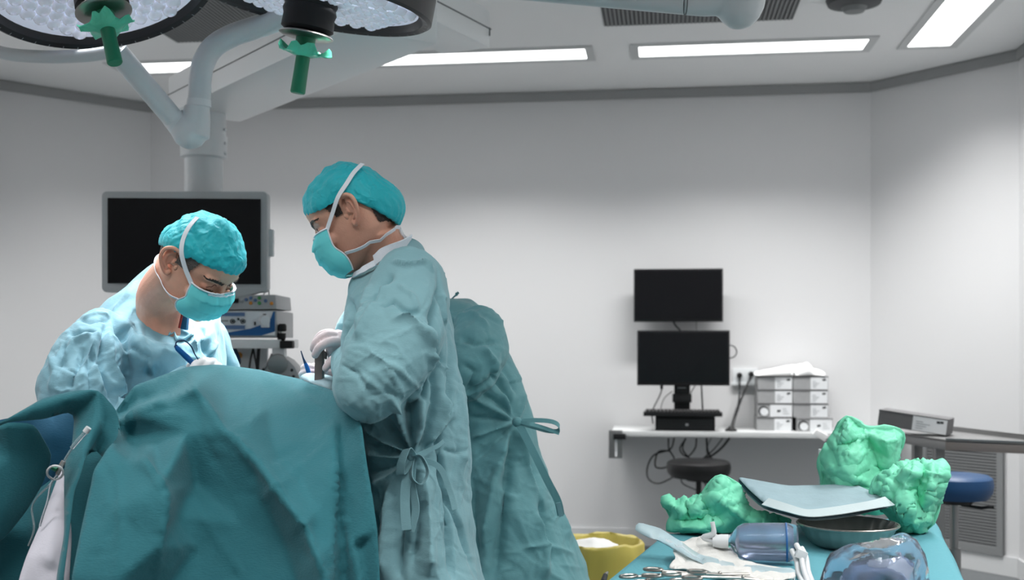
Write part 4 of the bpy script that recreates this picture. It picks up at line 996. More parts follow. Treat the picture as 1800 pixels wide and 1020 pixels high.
dr = thing('surgical_drape', 'large teal surgical drape tented over the operating table in front', 'drape', P(400, 1760, 2.0))
pm = {
 'a0': (201, 727, 2.36), 'a1': (235, 679, 2.44), 'a2': (300, 655, 2.50), 'a3': (335, 644.5, 2.53), 'a4': (385, 642, 2.55), 'a5': (458, 651, 2.57), 'a6': (520, 664, 2.56), 'a7': (556, 677, 2.52), 'a8': (581, 684, 2.46),
 'a9': (612, 708, 2.36), 'a9b': (627, 730, 2.30), 'a10': (637, 752, 2.25), 'a11': (642, 789, 2.21), 'a12': (652, 849, 2.17), 'a13': (663, 931, 2.13), 'a14': (669, 1020, 2.10), 'a15': (685, 1330, 2.02), 'z0': (695, 1760, 2.0),
 'z1': (590, 1760, 1.98), 'z2': (450, 1760, 1.93), 'z3': (290, 1760, 1.95), 'z4': (88, 1760, 1.96),
 'm0': (127, 1012, 2.02), 'm1': (164, 828, 2.11), 'm2': (192, 786, 2.16), 'm3': (205, 770, 2.22),
 'b1': (246, 712, 2.42), 'b2': (222, 722, 2.41), 'b3': (300, 690, 2.44), 'b4': (330, 668, 2.46),
 'c0': (209, 747, 2.30), 'c1': (242, 720, 2.285), 'c2': (276, 704, 2.28), 'c3': (309, 698, 2.29), 'c4': (339, 680, 2.27), 'c5': (357, 703, 2.27), 'c6': (391, 757, 2.22), 'c7': (417, 776, 2.205), 'c8': (458, 822, 2.165), 'c9': (499, 878, 2.12), 'c10': (529, 918, 2.085), 'c11': (538, 924, 2.085), 'c12': (559, 983, 2.06), 'c13': (571, 1022, 2.05), 'c14': (600, 1330, 2.0),
 'd1': (268, 767, 2.29), 'd2': (243, 801, 2.22), 'd3': (228, 772, 2.33), 'd4': (262, 735, 2.275),
 'e1': (250, 806, 2.115), 'e2': (283, 852, 2.065), 'e3': (298, 878, 2.05), 'e4': (281, 960, 2.035), 'e5': (226, 815, 2.13), 'e6': (300, 866, 2.09),
 'f1': (330, 760, 2.23), 'f2': (345, 850, 2.24), 'f3': (420, 920, 2.2), 'f4': (420, 1020, 2.17), 'f5': (316, 905, 2.15), 'f6': (290, 1040, 2.1), 'f7': (200, 900, 2.055), 'f8': (210, 1020, 2.01), 'f9': (375, 790, 2.225), 'f10': (455, 870, 2.2), 'f11': (500, 960, 2.18), 'f12': (520, 1020, 2.15), 'f13': (350, 960, 2.16), 'f14': (448, 824, 2.2),
 'g1': (473, 718, 2.40), 'g2': (559, 714, 2.405), 'g3': (587, 736, 2.345), 'g4': (590, 746, 2.30), 'g5': (590, 826, 2.20), 'g6': (583, 957, 2.115), 'g7': (579, 1020, 2.09), 'g8': (600, 1330, 2.03),
 'h0': (596, 752, 2.32), 'h1': (594, 832, 2.24), 'h2': (618, 960, 2.125), 'h3': (633, 1020, 2.10), 'h4': (603, 957, 2.16), 'h5': (604, 1020, 2.14), 'h6': (628, 958, 2.15), 'h7': (643, 1020, 2.125),
 'k1': (480, 790, 2.27), 'k2': (540, 780, 2.285), 'k3': (530, 850, 2.20), 'k4': (560, 900, 2.14), 'k5': (518, 884, 2.13), 'k6': (552, 930, 2.12), 'k7': (430, 720, 2.37), 'k8': (400, 690, 2.42), 'k9': (545, 975, 2.10)}
bm_ = ['a0', 'a1', 'a2', 'a3', 'a4', 'a5', 'a6', 'a7', 'a8', 'a9', 'a9b', 'a10', 'a11', 'a12', 'a13', 'a14', 'a15', 'z0', 'z1', 'z2', 'z3', 'z4', 'm0', 'm1', 'm2', 'm3', 'c0']
em = [['c0', 'c1', 'c2', 'c3', 'c4', 'c5', 'c6', 'c7', 'c8', 'c9', 'c10'], ['a0', 'b2', 'b1', 'b3', 'b4', 'c4'], ['a1', 'b1'], ['c10', 'c11', 'c12', 'c13'], ['a5', 'g2', 'g3', 'g4', 'g5', 'g6', 'g7', 'g8'], ['g5', 'h1', 'h2', 'h3'], ['m2', 'e5', 'e1', 'e2', 'e3', 'e4'],
      ['d3', 'd2'], ['c2', 'd4', 'd1', 'd2'], ['f9', 'f14', 'f10', 'f11'], ['g4', 'h0', 'h1'], ['h1', 'h4', 'h5'], ['k5', 'k3', 'k2'], ['h2', 'h6', 'h7']]
st_d = [([(339, 680), (357, 703), (391, 757), (417, 776), (458, 822), (499, 878), (529, 918)], 7, .009), ([(534, 920), (559, 983), (571, 1020), (590, 1150)], 6, .010, 1), ([(588, 740), (590, 826), (583, 957), (579, 1020), (590, 1150)], 5, .010, 1),
        ([(593, 838), (618, 960), (633, 1020), (650, 1120)], 5, .008, 1), ([(250, 806), (283, 852), (298, 878)], 6, .012, -1), ([(458, 652), (505, 684), (559, 714), (587, 736)], 5, .006, 1), ([(209, 747), (242, 720), (276, 704), (309, 698), (339, 680)], 5, .008),
        ([(235, 680), (246, 712)], 5, .006), ([(298, 878), (290, 920), (281, 960), (278, 1020)], 7, .006, 1), ([(473, 718), (440, 745), (400, 760)], 7, .005), ([(590, 770), (555, 800), (500, 845), (460, 880)], 8, .005), ([(540, 780), (500, 800), (470, 812)], 6, -.004),
        ([(230, 730), (262, 735), (300, 730), (340, 735)], 9, .006), ([(190, 790), (210, 850), (215, 940), (205, 1020)], 10, .006), ([(330, 860), (390, 960), (430, 1020)], 12, .006), ([(345, 700), (352, 760), (385, 830)], 9, -.005)]
st_d += creases(41, ((380, 660, 580, 880, 45, 40, 40), (300, 760, 520, 1015, 35, 55, 30), (150, 830, 290, 1015, 25, 80, 30), (595, 760, 655, 1015, 14, 85, 12)))
front = sheet(pm, bm_, em, .0085, 2, .0007, 'front_panel', noise_amp=.0022, seed=3, strokes=st_d)
obj('front_panel', front, 'drape', dr)
# the part running back over the patient
crest = ['a0', 'a1', 'a2', 'a3', 'a4', 'a5', 'a6', 'a7', 'a8', 'a9']
rows_ = []
for k, (dy, dz) in enumerate(((0.002, -.004), (.05, -.045), (.12, -.085), (.25, -.11), (.45, -.12), (.75, -.14), (1.1, -.17))):
    row = []
    for nme in crest:
        p = P(*pm[nme]); x = p.x
        row.append(Vector((max(-.98, min(-.42, x*(1-.15*min(1, dy))+(-.10)*min(1, dy))) if dy > .2 else x, p.y+dy, p.z+dz)))
    e = row[-1]; row += [Vector((e.x+.012, e.y, e.z-.15)), Vector((e.x+.02, e.y+.01, e.z-.45)), Vector((e.x+.025, e.y, .35))]
    rows_.append([v for v in bez(row, 3)])
obj('rear_sheet', grid_solid(rows_, .002), 'drape', dr)
# left flap: the rolled top, the inner strip and the dark side sheet
pf = {'t0': (-160, 800, 2.36), 't1': (-40, 757, 2.27), 't2': (14, 736, 2.23), 't3': (74, 701, 2.27), 't4': (130, 687, 2.30), 't5': (173, 685, 2.30), 't6': (205, 721, 2.30), 't7': (211, 756, 2.28), 't8': (219, 797, 2.22), 't9': (200, 800, 2.24), 't10': (182, 812, 2.24),
      'u1': (16, 741, 2.235), 'u2': (78, 737, 2.27), 'u3': (119, 724, 2.32), 'u4': (163, 702, 2.31), 'u5': (60, 716, 2.235), 'u6': (120, 702, 2.27), 'u7': (-50, 768, 2.29),
      'v1': (174, 738, 2.255), 'v2': (150, 800, 2.20), 'v3': (143, 832, 2.18), 'v4': (130, 864, 2.17), 'v5': (122, 930, 2.14), 'v6': (112, 1012, 2.11), 'v7': (98, 1400, 2.08), 'v8': (90, 1700, 2.08), 'w8': (60, 1700, 2.16), 'w7': (78, 1400, 2.16),
      'w6': (100, 1012, 2.17), 'w5': (112, 940, 2.19), 'w4': (112, 850, 2.225), 'w3': (114, 806, 2.24), 'w2': (126, 786, 2.25), 'w1': (131, 728, 2.325), 'x1': (183, 770, 2.285), 'x2': (172, 790, 2.30), 'x3': (186, 735, 2.30)}
bf = ['t0', 't1', 't2', 't3', 't4', 't5', 't6', 't7', 't8', 't9', 't10', 'x2', 'v2', 'v3', 'v4', 'v5', 'v6', 'v7', 'v8', 'w8', 'w7', 'w6', 'w5', 'w4', 'w3', 'w2', 'w1', 'u3', 'u2', 'u1', 'u7']
obj('side_flap', sheet(pf, bf, [['t5', 'v1', 'v2'], ['t5', 'u4', 'w1'], ['t2', 'u5', 'u6', 't5'], ['t5', 'x3', 'x1', 't9'], ['v1', 'x1', 'x2']], .012, 4, .002, 'side_flap', noise_amp=.001), 'drape', dr)
pg = {'s0': (-180, 815, 2.40), 's1': (-40, 770, 2.30), 's2': (12, 742, 2.26), 's3': (60, 745, 2.30), 's4': (92, 800, 2.37), 's5': (75, 850, 2.36), 's6': (45, 900, 2.33), 's7': (6, 948, 2.30), 's8': (-60, 985, 2.30), 's9': (-180, 1050, 2.33),
      'q1': (-20, 830, 2.25), 'q2': (20, 800, 2.29), 'q3': (40, 850, 2.31), 'q4': (5, 900, 2.27), 'q5': (60, 800, 2.33)}
obj('side_panel', sheet(pg, ['s0', 's1', 's2', 's3', 's4', 's5', 's6', 's7', 's8', 's9'], [['s2', 'q2', 'q4'], ['q1', 'q4']], .014, 4, .002, 'side_panel', noise_amp=.001), 'drape', dr)
ph_ = {'r0': (-200, 900, 2.46), 'r1': (40, 880, 2.46), 'r2': (150, 770, 2.42), 'r3': (230, 780, 2.40), 'r4': (240, 1000, 2.34), 'r5': (240, 1700, 2.3), 'r6': (-200, 1700, 2.36), 'r7': (60, 1000, 2.40), 'r8': (100, 900, 2.37), 'r9': (0, 1000, 2.38)}
obj('inner_sheet', sheet(ph_, ['r0', 'r1', 'r2', 'r3', 'r4', 'r5', 'r6'], [['r1', 'r9'], ['r2', 'r8', 'r7']], .02, 4, .002, 'inner_sheet', noise_amp=.001), 'drape', dr)
bl = {'n0': (-170, 790, 2.52), 'n1': (0, 738, 2.46), 'n2': (60, 728, 2.44), 'n3': (145, 715, 2.43), 'n4': (150, 780, 2.42), 'n5': (110, 830, 2.42), 'n6': (60, 900, 2.46), 'n7': (-170, 900, 2.5), 'n8': (90, 760, 2.40), 'n9': (20, 790, 2.47)}
tag(obj('blue_sheet', sheet(bl, ['n0', 'n1', 'n2', 'n3', 'n4', 'n5', 'n6', 'n7'], [['n3', 'n8', 'n6'], ['n1', 'n9']], .015, 3, .002, 'blue_sheet', noise_amp=.0015), 'drape_blue'), 'bright blue sheet showing beneath the drape flap at far left', 'drape')
wh = {'p0': (108, 822, 2.26), 'p1': (118, 860, 2.245), 'p2': (126, 940, 2.225), 'p3': (122, 1012, 2.20), 'p4': (112, 1450, 2.14), 'p5': (10, 1450, 2.18), 'p6': (32, 1022, 2.22), 'p7': (46, 978, 2.225), 'p8': (71, 919, 2.25), 'p9': (96, 852, 2.28), 'pa': (90, 925, 2.215), 'pb': (85, 990, 2.19), 'pc': (60, 985, 2.205), 'pd': (100, 1005, 2.205), 'pe': (75, 1016, 2.20)}
tag(obj('white_sheet', sheet(wh, ['p0', 'p1', 'p2', 'p3', 'p4', 'p5', 'p6', 'p7', 'p8', 'p9'], [['p0', 'pa', 'pb'], ['p7', 'pc', 'pd']], .012, 4, .002, 'white_sheet', noise_amp=.001), 'sheet_white'), 'white sheet hanging between the dark drape folds at lower left', 'sheet')
iv = thing('drip_line', 'clear drip line with syringe connector and white ring clip by the drape', 'tubing', P(95, 840, 2.2))
obj('ring_clip', MB().tube([P(97+14*math.cos(a), 831+12*math.sin(a), 2.19+.01*math.sin(a)) for a in [2*math.pi*k/20 for k in range(20)]], .0022, 8, closed=True), 'white_plastic', iv)
obj('connector', MB().tube([P(101, 835, 2.195), P(106, 822, 2.2), P(112, 811, 2.2)], [.004, .0052, .0045], 10), 'steel_dark', iv)
obj('valve', MB().tube([P(92, 822, 2.19), P(100, 826, 2.19)], .005, 10), 'handle_green', iv)
obj('syringe', MB().tube([P(126, 788, 2.19), P(136, 776, 2.19), P(155, 755, 2.19)], [.004, .0045, .0045], 10), 'clear', iv)
obj('syringe_plunger', MB().tube([P(150, 760, 2.19), P(156, 752, 2.19)], [.006, .006], 10), 'white_plastic', iv)
obj('line', MB().tube(bez([P(126, 789, 2.19), P(112, 812, 2.19), P(102, 834, 2.19), P(90, 850, 2.2), P(84, 880, 2.21), P(76, 905, 2.22), P(70, 925, 2.23)], 6), .0022, 8), 'clear', iv)
obj('line', MB().tube(bez([P(104, 830, 2.2), P(85, 855, 2.25), P(65, 875, 2.27), P(56, 895, 2.28), P(60, 930, 2.28), P(50, 960, 2.28)], 6), .002, 8), 'clear', iv)
# pale towel at the edge of the field near the gloves
tw = {'a': (524, 664, 2.60), 'b': (538, 655, 2.62), 'c': (560, 657, 2.62), 'd': (588, 662, 2.60), 'e': (592, 690, 2.52), 'f': (580, 684, 2.50), 'g': (556, 678, 2.53), 'h': (574, 668, 2.55)}
tag(obj('field_towel', sheet(tw, ['a', 'b', 'c', 'd', 'e', 'f', 'g'], [['b', 'h', 'f']], .01, 2, .003, 'field_towel', noise_amp=.001), 'towel_blue'), 'small pale blue towel edge under the gloved hands', 'towel')
# ------------------------------------------------------------------ things along the back wall
# local frame of the back wall: u along the wall to the right, v out into the room, z up
WN = Vector((BD.y, -BD.x)); RWN = math.atan2(BD.y, BD.x)
def wall_at(px, off):                         # point (x, y) `off` metres in front of the back wall that shows at pixel column px
    k = (px-900)/FPX; A = BL+WN*off
    y = (A.x*BD.y-A.y*BD.x)/(k*BD.y-BD.x)
    return Vector((k*y, y))
def WP(px, py, off):
    p = wall_at(px, off); return P(px, py, p.y)
def wbox(px0, py0, px1, py1, off, depth):     # box whose front face is `off` in front of the wall and runs `depth` back towards it
    b = Vector((-WN.x*depth, -WN.y*depth, 0))
    a0, a1 = wall_at(px0, off), wall_at(px1, off); ym = (a0.y+a1.y)/2
    z0 = P(0, py0, ym).z; z1 = P(0, py1, ym).z
    return MB().prism([(a0.x, a0.y, z0), (a1.x, a1.y, z0), (a1.x, a1.y, z1), (a0.x, a0.y, z1)], b)
def base_of(px, py, off): return WP(px, py, off)
SO = .42                                     # shelf depth
sh = thing('wall_shelf', 'long white wall shelf carrying the computer and the stacked boxes', 'shelf', base_of(1250, 770, .2))
obj('board', wbox(1075, 760, 1600, 770, SO, SO-.004), 'shelf_white', sh, bevel=.003)
obj('end_bracket', wbox(1070, 757, 1094, 806, SO+.01, .03), 'steel_brushed', sh, bevel=.002)
obj('bracket_clamp', wbox(1078, 763, 1100, 773, SO+.035, .05), 'black_plastic', sh, bevel=.004)
obj('bracket_strip', wbox(1081, 770, 1085, 803, SO+.016, .008), 'card_label', sh, smooth=False)
obj('bracket_arm', wbox(1079, 771, 1086, 790, SO-.03, SO-.035), 'steel_brushed', sh)
ztop = P(0, 760, wall_at(1250, SO).y).z+.0005
# monitors
m1 = thing('wall_monitor', 'upper black monitor mounted on the wall above the other', 'monitor', base_of(1192, 566, .15))
obj('housing', wbox(1114, 472.5, 1271, 566, .15, .035), 'black_plastic', m1, bevel=.004)
obj('panel', wbox(1117, 475.5, 1268, 561, .152, .006), 'black_screen', m1, smooth=False)
obj('wall_mount', wbox(1175, 500, 1210, 540, .115, .113), 'black_plastic', m1)
m2 = thing('desk_monitor', 'lower black monitor on a stand above the keyboard', 'monitor', base_of(1200, 730, .25))
obj('housing', wbox(1120, 581, 1283, 678, .30, .035), 'black_plastic', m2, bevel=.004)
obj('panel', wbox(1123.5, 584.5, 1279.5, 672, .302, .006), 'black_screen', m2, smooth=False)
obj('stand_neck', wbox(1185, 660, 1213, 724, .262, .05), 'black_plastic', m2, bevel=.004)
obj('stand_collar', wbox(1182, 693, 1216, 708, .275, .07), 'black_plastic', m2, bevel=.005)
obj('stand_foot', wbox(1165, 724, 1234, 731.5, .28, .16), 'black_plastic', m2, bevel=.003)
obj('logo', wbox(1191, 681, 1206, 683, .2635, .003), 'print_grey', m2, smooth=False)
# small computer with keyboard on it
pc = thing('desktop_computer', 'flat black desktop computer under the keyboard on the shelf', 'computer', base_of(1205, 760, .2))
obj('case', wbox(1152, 733, 1257, 759.6, .36, .30), 'black_plastic', pc, bevel=.003)
gr = wbox(1156, 738, 1253, 739.2, .363, .006).mesh('vent_slit', smooth=False); gr.materials.append(M['vent_dark'])
for k in range(6):
    o = obj('vent_slit', gr, None, pc); o.matrix_basis = Matrix.Translation((0, 0, -.0105*k))
obj('badge', wbox(1205, 745, 1210, 749, .3645, .004), 'card_label', pc, smooth=False)
kb = thing('keyboard', 'black keyboard lying on top of the desktop computer', 'keyboard', base_of(1200, 733, .3))
obj('base', wbox(1131, 725, 1270, 732.5, .44, .15), 'black_plastic', kb, bevel=.003)
a0 = wall_at(1131, .44); a1 = wall_at(1270, .44); zk = P(0, 725, a0.y).z
key = MB().box((0, 0, .004), (.020, .020, .010)).mesh('key', bevel=.002, seg=1); key.materials.append(M['black_rubber'])
wd_ = (a1-a0).length
for r_ in range(5):
    for c_ in range(20):
        o = obj('key', key, None, kb); pp = a0+BD*(.012+(wd_-.024)*(c_+.5)/20)-WN*(.018+.026*r_)
        o.matrix_basis = Matrix.Translation((pp.x, pp.y, zk+.001*r_)) @ Matrix.Rotation(RWN, 4, 'Z')
# outlet, plugs, cables
ou = thing('wall_outlet', 'white double wall outlet behind the shelf with black plugs', 'outlet', base_of(1308, 675, .01))
obj('plate', wbox(1288, 648, 1332, 676, .014, .013), 'white_plastic', ou, bevel=.002)
obj('shelf_lip', wbox(1286, 673, 1334, 678, .03, .028), 'white_plastic', ou, bevel=.002)
for x, y in ((1300, 660), (1320.5, 658)):
    q = WP(x, y, .014); obj('plug', MB().cyl(q, q+Vector((WN.x, WN.y, 0))*.035, .018, .013), 'black_rubber', ou, bevel=.003)
gm = thing('cable_grommet', 'black cable grommet disc at the shelf edge below the outlet', 'grommet', base_of(1285, 760, .33))
q = WP(1285, 758, .36)
obj('disc', MB().lathe([(.001, 0), (.036, 0), (.034, .012), (.02, .02), (.012, .03), (.001, .03)], 24, Matrix.Translation((q.x, q.y, ztop))), 'black_rubber', gm)
cb = thing('cable_bundle', 'black computer cables looping below and behind the shelf', 'cables', base_of(1215, 830, .3))
def wcab(pts, r_, m_='cable'): obj('cable', MB().tube(bez([WP(*p) for p in pts], 7), r_, 8), m_, cb)
wcab([(1300, 662, .05), (1300, 690, .06), (1297, 715, .2), (1289, 738, .32), (1286, 752, .35)], .006)
wcab([(1320, 662, .05), (1308, 690, .08), (1297, 718, .2), (1290, 738, .32), (1287, 752, .35)], .006)
wcab([(1297, 717, .21), (1291, 735, .31), (1287, 752, .35)], .010)
wcab([(1165, 678, .27), (1160, 695, .2), (1150, 715, .12), (1146, 728, .10), (1148, 745, .1)], .004)
wcab([(1182, 688, .25), (1168, 700, .18), (1162, 718, .1), (1161, 745, .1)], .0028, 'cable_grey')
wcab([(1163, 678, .275), (1163, 684, .27)], .009)
wcab([(1233, 678, .26), (1234, 700, .2), (1236, 735, .12)], .005)
wcab([(1222, 678, .26), (1215, 690, .22), (1212, 700, .2)], .003, 'cable_grey')
wcab([(1184, 566, .13), (1188, 573, .12), (1196, 581, .12)], .006)
wcab([(1224, 566, .13), (1224, 582, .12)], .003, 'cable_grey')
wcab([(1283, 607, .24), (1291, 610, .22), (1295, 619, .21), (1291, 627, .22), (1283, 630, .24)], .0035)
wcab([(1175, 771, .2), (1176, 790, .24), (1185, 808, .28), (1170, 822, .3), (1152, 820, .28), (1157, 795, .26), (1176, 793, .2)], .005)
wcab([(1185, 771, .2), (1178, 790, .3), (1150, 800, .34), (1138, 822, .36), (1140, 842, .38), (1158, 850, .38), (1185, 838, .4)], .005)
wcab([(1205, 771, .2), (1200, 790, .25), (1212, 806, .3)], .005)
wcab([(1224, 771, .2), (1222, 788, .22), (1208, 803, .28), (1195, 790, .22), (1206, 771, .2)], .0045)
wcab([(1242, 771, .2), (1244, 792, .25), (1252, 808, .3)], .006)
wcab([(1282, 771, .2), (1268, 788, .25), (1248, 803, .3), (1228, 808, .3)], .007)
wcab([(1270, 771, .2), (1255, 790, .24), (1236, 806, .3)], .004)
wcab([(1250, 771, .2), (1242, 790, .24), (1246, 806, .3)], .004, 'cable_grey')
wcab([(1196, 838, .3), (1200, 850, .32), (1215, 858, .34), (1230, 864, .34)], .004)
wcab([(1238, 840, .3), (1240, 852, .32), (1250, 862, .33)], .005)
# stool below the shelf
def stool(name, label, c, zs, r, h, m_, feet=True):
    t = thing(name, label, 'stool', (c.x, c.y, 0)); T = Matrix.Translation((c.x, c.y, 0))
    obj('seat', MB().lathe([(.001, zs-h), (r*.86, zs-h), (r*.97, zs-h*.72), (r, zs-h*.4), (r*.97, zs-h*.12), (r*.88, zs), (.001, zs+.004)], 40, T), m_, t)
    obj('seat_plate', MB().lathe([(.001, zs-h-.02), (.07, zs-h-.02), (.09, zs-h+.002), (.001, zs-h+.002)], 24, T), 'black_plastic', t)
    obj('gas_column', MB().lathe([(.026, .12), (.026, zs-h-.2), (.016, zs-h-.2), (.016, zs-h-.015)], 20, T), 'steel_brushed' if m_ == 'seat_blue' else 'black_plastic', t)
    obj('lever', MB().tube([(c.x+.02, c.y-.02, zs-h-.025), (c.x+.08, c.y-.07, zs-h-.03), (c.x+.12, c.y-.09, zs-h-.022)], .006, 8), 'black_plastic', t)
    for k in range(5):
        a = 2*math.pi*k/5+.3; e = Vector((c.x+.24*math.cos(a), c.y+.24*math.sin(a), .075))
        lg = obj('foot', MB().tube([(c.x, c.y, .13), e], [.024, .016], 10), 'black_plastic', t)
        w0 = e+Vector((0, 0, -.045)); tv = Vector((-math.sin(a), math.cos(a), 0))*.012
        obj('caster', MB().cyl(w0-tv, w0+tv, .029), 'black_rubber', lg)
    return t
p_ = wall_at(1228, .62); zs = P(0, 810, p_.y).z
stool('black_stool', 'black round stool pushed under the wall shelf', p_, zs, .185, .095, 'seat_black')
# boxes: one builder in local coordinates, copied for look-alikes
def carton(name, label, loc, rot, w_, h_, d_, style, group=None, dark=False, tilt=None):
    t = thing(name, label, 'box', loc, group, rot); base = 'card_dark' if dark else 'card_grey'
    obj('carton', MB().box((0, 0, h_/2), (w_, d_, h_)), base, t, world=False, bevel=.002, seg=1)
    f = -d_/2-.0008
    def st(nm, x0, x1, z0, z1, m_, off=0): obj(nm, MB().box(((x0+x1)/2*w_, f-off, (z0+z1)/2*h_), ((x1-x0)*w_, .0014, (z1-z0)*h_)), m_, t, world=False, smooth=False)
    obj('lid_edge', MB().box((0, -d_/2-.001, h_*.965), (w_*1.004, .003, h_*.07)), 'card_dark', t, world=False, smooth=False)
    if style == 'label':
        st('label', .0, .485, .04, .93, 'card_label')
        for k, (x, z) in enumerate(((.34, .72), (.39, .74))): st('print', x, x+.045, z-.06, z+.08, 'print_dark', .001)
        for k in range(4): st('print_line', .05, .05+.1+.05*((k*7) % 3), .18+.14*k, .22+.14*k, 'print_grey', .001)
    else:
        st('label', -.14, .485, .04, .93, 'card_label')
        for k, (x, z) in enumerate(((.06, .44), (.11, .46))): st('print', x, x+.045, z-.06, z+.09, 'print_dark', .001)
        for k in range(3): st('print_line', .22, .4-.04*k, .25+.17*k, .29+.17*k, 'print_grey', .001)
        cc = Vector((-.335*w_, f-.001, .46*h_)); Tm = Matrix.Translation(cc) @ Matrix.Rotation(R(90), 4, 'X')
        obj('ring_mark', MB().lathe([(.26*h_, -.001), (.36*h_, -.001), (.36*h_, .0005), (.26*h_, .0005)], 24, Tm, closed=True), 'print_dark', t, world=False, smooth=False)
        obj('white_disc', MB().lathe([(.001, -.0005), (.29*h_, -.0005), (.29*h_, .0012), (.001, .0012)], 24, Tm @ Matrix.Translation((.06*h_, -.06*h_, 0))), 'card_label', t, world=False, smooth=False)
    return t
yb = wall_at(1390, .30).y; sc_ = FPX/yb; hh = 24.3/sc_*.985; bw = 61/sc_; bdp = .24
spec = [(1358, 0, 'label', 'bottom left'), (1359, 1, 'ring', 'second from below, left'), (1359, 2, 'label', 'third from below, left'), (1359, 3, 'label', 'top left'),
        (1428, 0, 'ring', 'bottom right, jutting out'), (1420.5, 1, 'label', 'second from below, right'), (1420, 2, 'label', 'third from below, right'), (1420.5, 3, 'label', 'top right')]
lab = {'bottom left': 'grey labelled box at the bottom left of the stacked boxes', 'second from below, left': 'grey box with ring mark, second from the bottom in the left stack', 'third from below, left': 'grey labelled box, third from the bottom in the left stack',
       'top left': 'grey labelled box at the top of the left stack under the paper', 'bottom right, jutting out': 'grey box with ring mark jutting out at the bottom right of the stack', 'second from below, right': 'grey labelled box, second from the bottom in the right stack',
       'third from below, right': 'grey labelled box, third from the bottom in the right stack', 'top right': 'grey labelled box at the top of the right stack under the paper'}
for px, lv, sty, k in spec:
    off = .30-bdp/2 + (.05 if 'jutting' in k else 0)
    p_ = wall_at(px, off)
    carton('storage_box', lab[k], (p_.x, p_.y, ztop+lv*(hh+.0012)+.0006), RWN, bw*.985, hh, bdp, sty, 'grey boxes stacked on the wall shelf')
# crumpled white paper on the boxes
pw = {'a': (1325, 665, 0), 'b': (1330, 657, 0), 'c': (1360, 652, 0), 'd': (1395, 647, 0), 'e': (1421, 642, 0), 'f': (1430, 650, 0), 'g': (1449, 658, 0), 'h': (1450, 663, 0)}
mb = MB(); prof = [(1326, 662), (1340, 656), (1362, 652), (1392, 647.5), (1408, 644.5), (1420, 642.5), (1428, 651), (1438, 656), (1450, 661)]
zt = ztop+4*(hh+.0012)+.002
rows_ = []
for k in range(8):
    off = .31-.25*k/7; row = []
    for i, (x, y) in enumerate(prof):
        q = wall_at(x, off); hz = max(.003, (P(0, y, yb).z-P(0, 665, yb).z)*(1-.5*abs(k/7-.3)))
        if k == 0: hz = .002
        row.append(Vector((q.x, q.y, zt+hz)))
    rows_.append(bez(row, 4))
me = grid_solid(rows_, .002); crumple(me, 5, (14, 28), (.005, .003))
co = getco(me); co[:, 2] = np.maximum(co[:, 2], zt+.0005); setco(me, co)
tag(obj('crumpled_paper', me, 'paper_white'), 'crumpled white paper lying on top of the stacked boxes', 'paper')
# ------------------------------------------------------------------ right corner: grille, steel tables, tilted box, blue stool
gt = RC-BR; gt.normalize(); gn = Vector((gt.y, -gt.x)); gn = gn if gn.y < 0 else -gn
def chamfer_at(px, off):
    k = (px-900)/FPX; A = BR+gn*off; y = (A.x*gt.y-A.y*gt.x)/(k*gt.y-gt.x); return Vector((k*y, y))
gv = thing('wall_grille', 'grey louvred return air grille low on the angled wall', 'vent', (*chamfer_at(1690, .02), .2))
c0, c1 = chamfer_at(1622, .0), chamfer_at(1766, .0); zA, zB = P(0, 978, chamfer_at(1766, 0).y).z, P(0, 770, chamfer_at(1766, 0).y).z
def gbox(u0, u1, z0, z1, o0, o1):
    q = [c0+(c1-c0)*u0+gn*o0, c0+(c1-c0)*u1+gn*o0, c0+(c1-c0)*u1+gn*o1, c0+(c1-c0)*u0+gn*o1]
    return MB().prism([(p.x, p.y, z0) for p in q], (0, 0, z1-z0))
obj('back_plate', gbox(0, 1, zA, zB, .001, .008), 'vent_dark', gv, smooth=False)
for a in ((0, .07, zA, zB), (.93, 1, zA, zB), (.07, .93, zA, zA+.04), (.07, .93, zB-.04, zB)): obj('frame', gbox(*a, .001, .022), 'vent', gv, smooth=False)
n_ = 34; hs = (zB-zA-.08)/n_
sl = gbox(.07, .93, 0, hs*.55, .008, .017).mesh('slat', smooth=False); sl.materials.append(M['vent'])
for k in range(n_):
    o = obj('slat', sl, None, gv); o.matrix_basis = Matrix.Translation((0, 0, zA+.04+hs*k))
# steel trolley with a raised tray
tr = thing('steel_trolley', 'steel trolley with raised rails standing in the right corner', 'trolley', (2.1, 5.2, 0))
T0, T1, T2, T3 = P(1585, 778, 5.0), P(1668, 783, 4.75), P(1830, 790, 4.9), P(1668, 752, 5.75)
zt_ = P(0, 768, 5.0).z
pl = [Vector((p.x, p.y, zt_)) for p in (P(1560, 0, 5.3), P(1662, 0, 4.85), P(1840, 0, 4.65), P(1830, 0, 4.75), P(1655, 0, 5.4))]
obj('tray', MB().prism(pl, (0, 0, -.012)), 'steel_brushed', tr, bevel=.002)
def rail(a, b, h=.03): return MB().prism([a, b, b+Vector((0, 0, h)), a+Vector((0, 0, h))], (.004, .006, 0))
obj('rail', rail(pl[1], pl[2], .006), 'steel_brushed', tr); obj('rail', rail(pl[3], pl[4], .022), 'steel_brushed', tr)
obj('front_panel', MB().prism([pl[0], pl[1], pl[1]-Vector((0, 0, .045)), pl[0]-Vector((0, 0, .045))], (.008, .008, 0)), 'steel_brushed', tr, bevel=.002)
obj('front_panel', MB().prism([pl[1], pl[2], pl[2]-Vector((0, 0, .045)), pl[1]-Vector((0, 0, .045))], (.002, .012, 0)), 'steel_dark', tr, bevel=.002)
for p in (P(1650, 0, 4.98), P(1612, 0, 5.2), P(1815, 0, 4.72)):
    lg = obj('leg', MB().box((p.x, p.y, (zt_-.02+.07)/2), (.04, .04, zt_-.09)), 'steel_brushed', tr, bevel=.004)
    obj('caster', MB().cyl((p.x-.012, p.y, .035), (p.x+.012, p.y, .035), .034), 'black_rubber', lg)
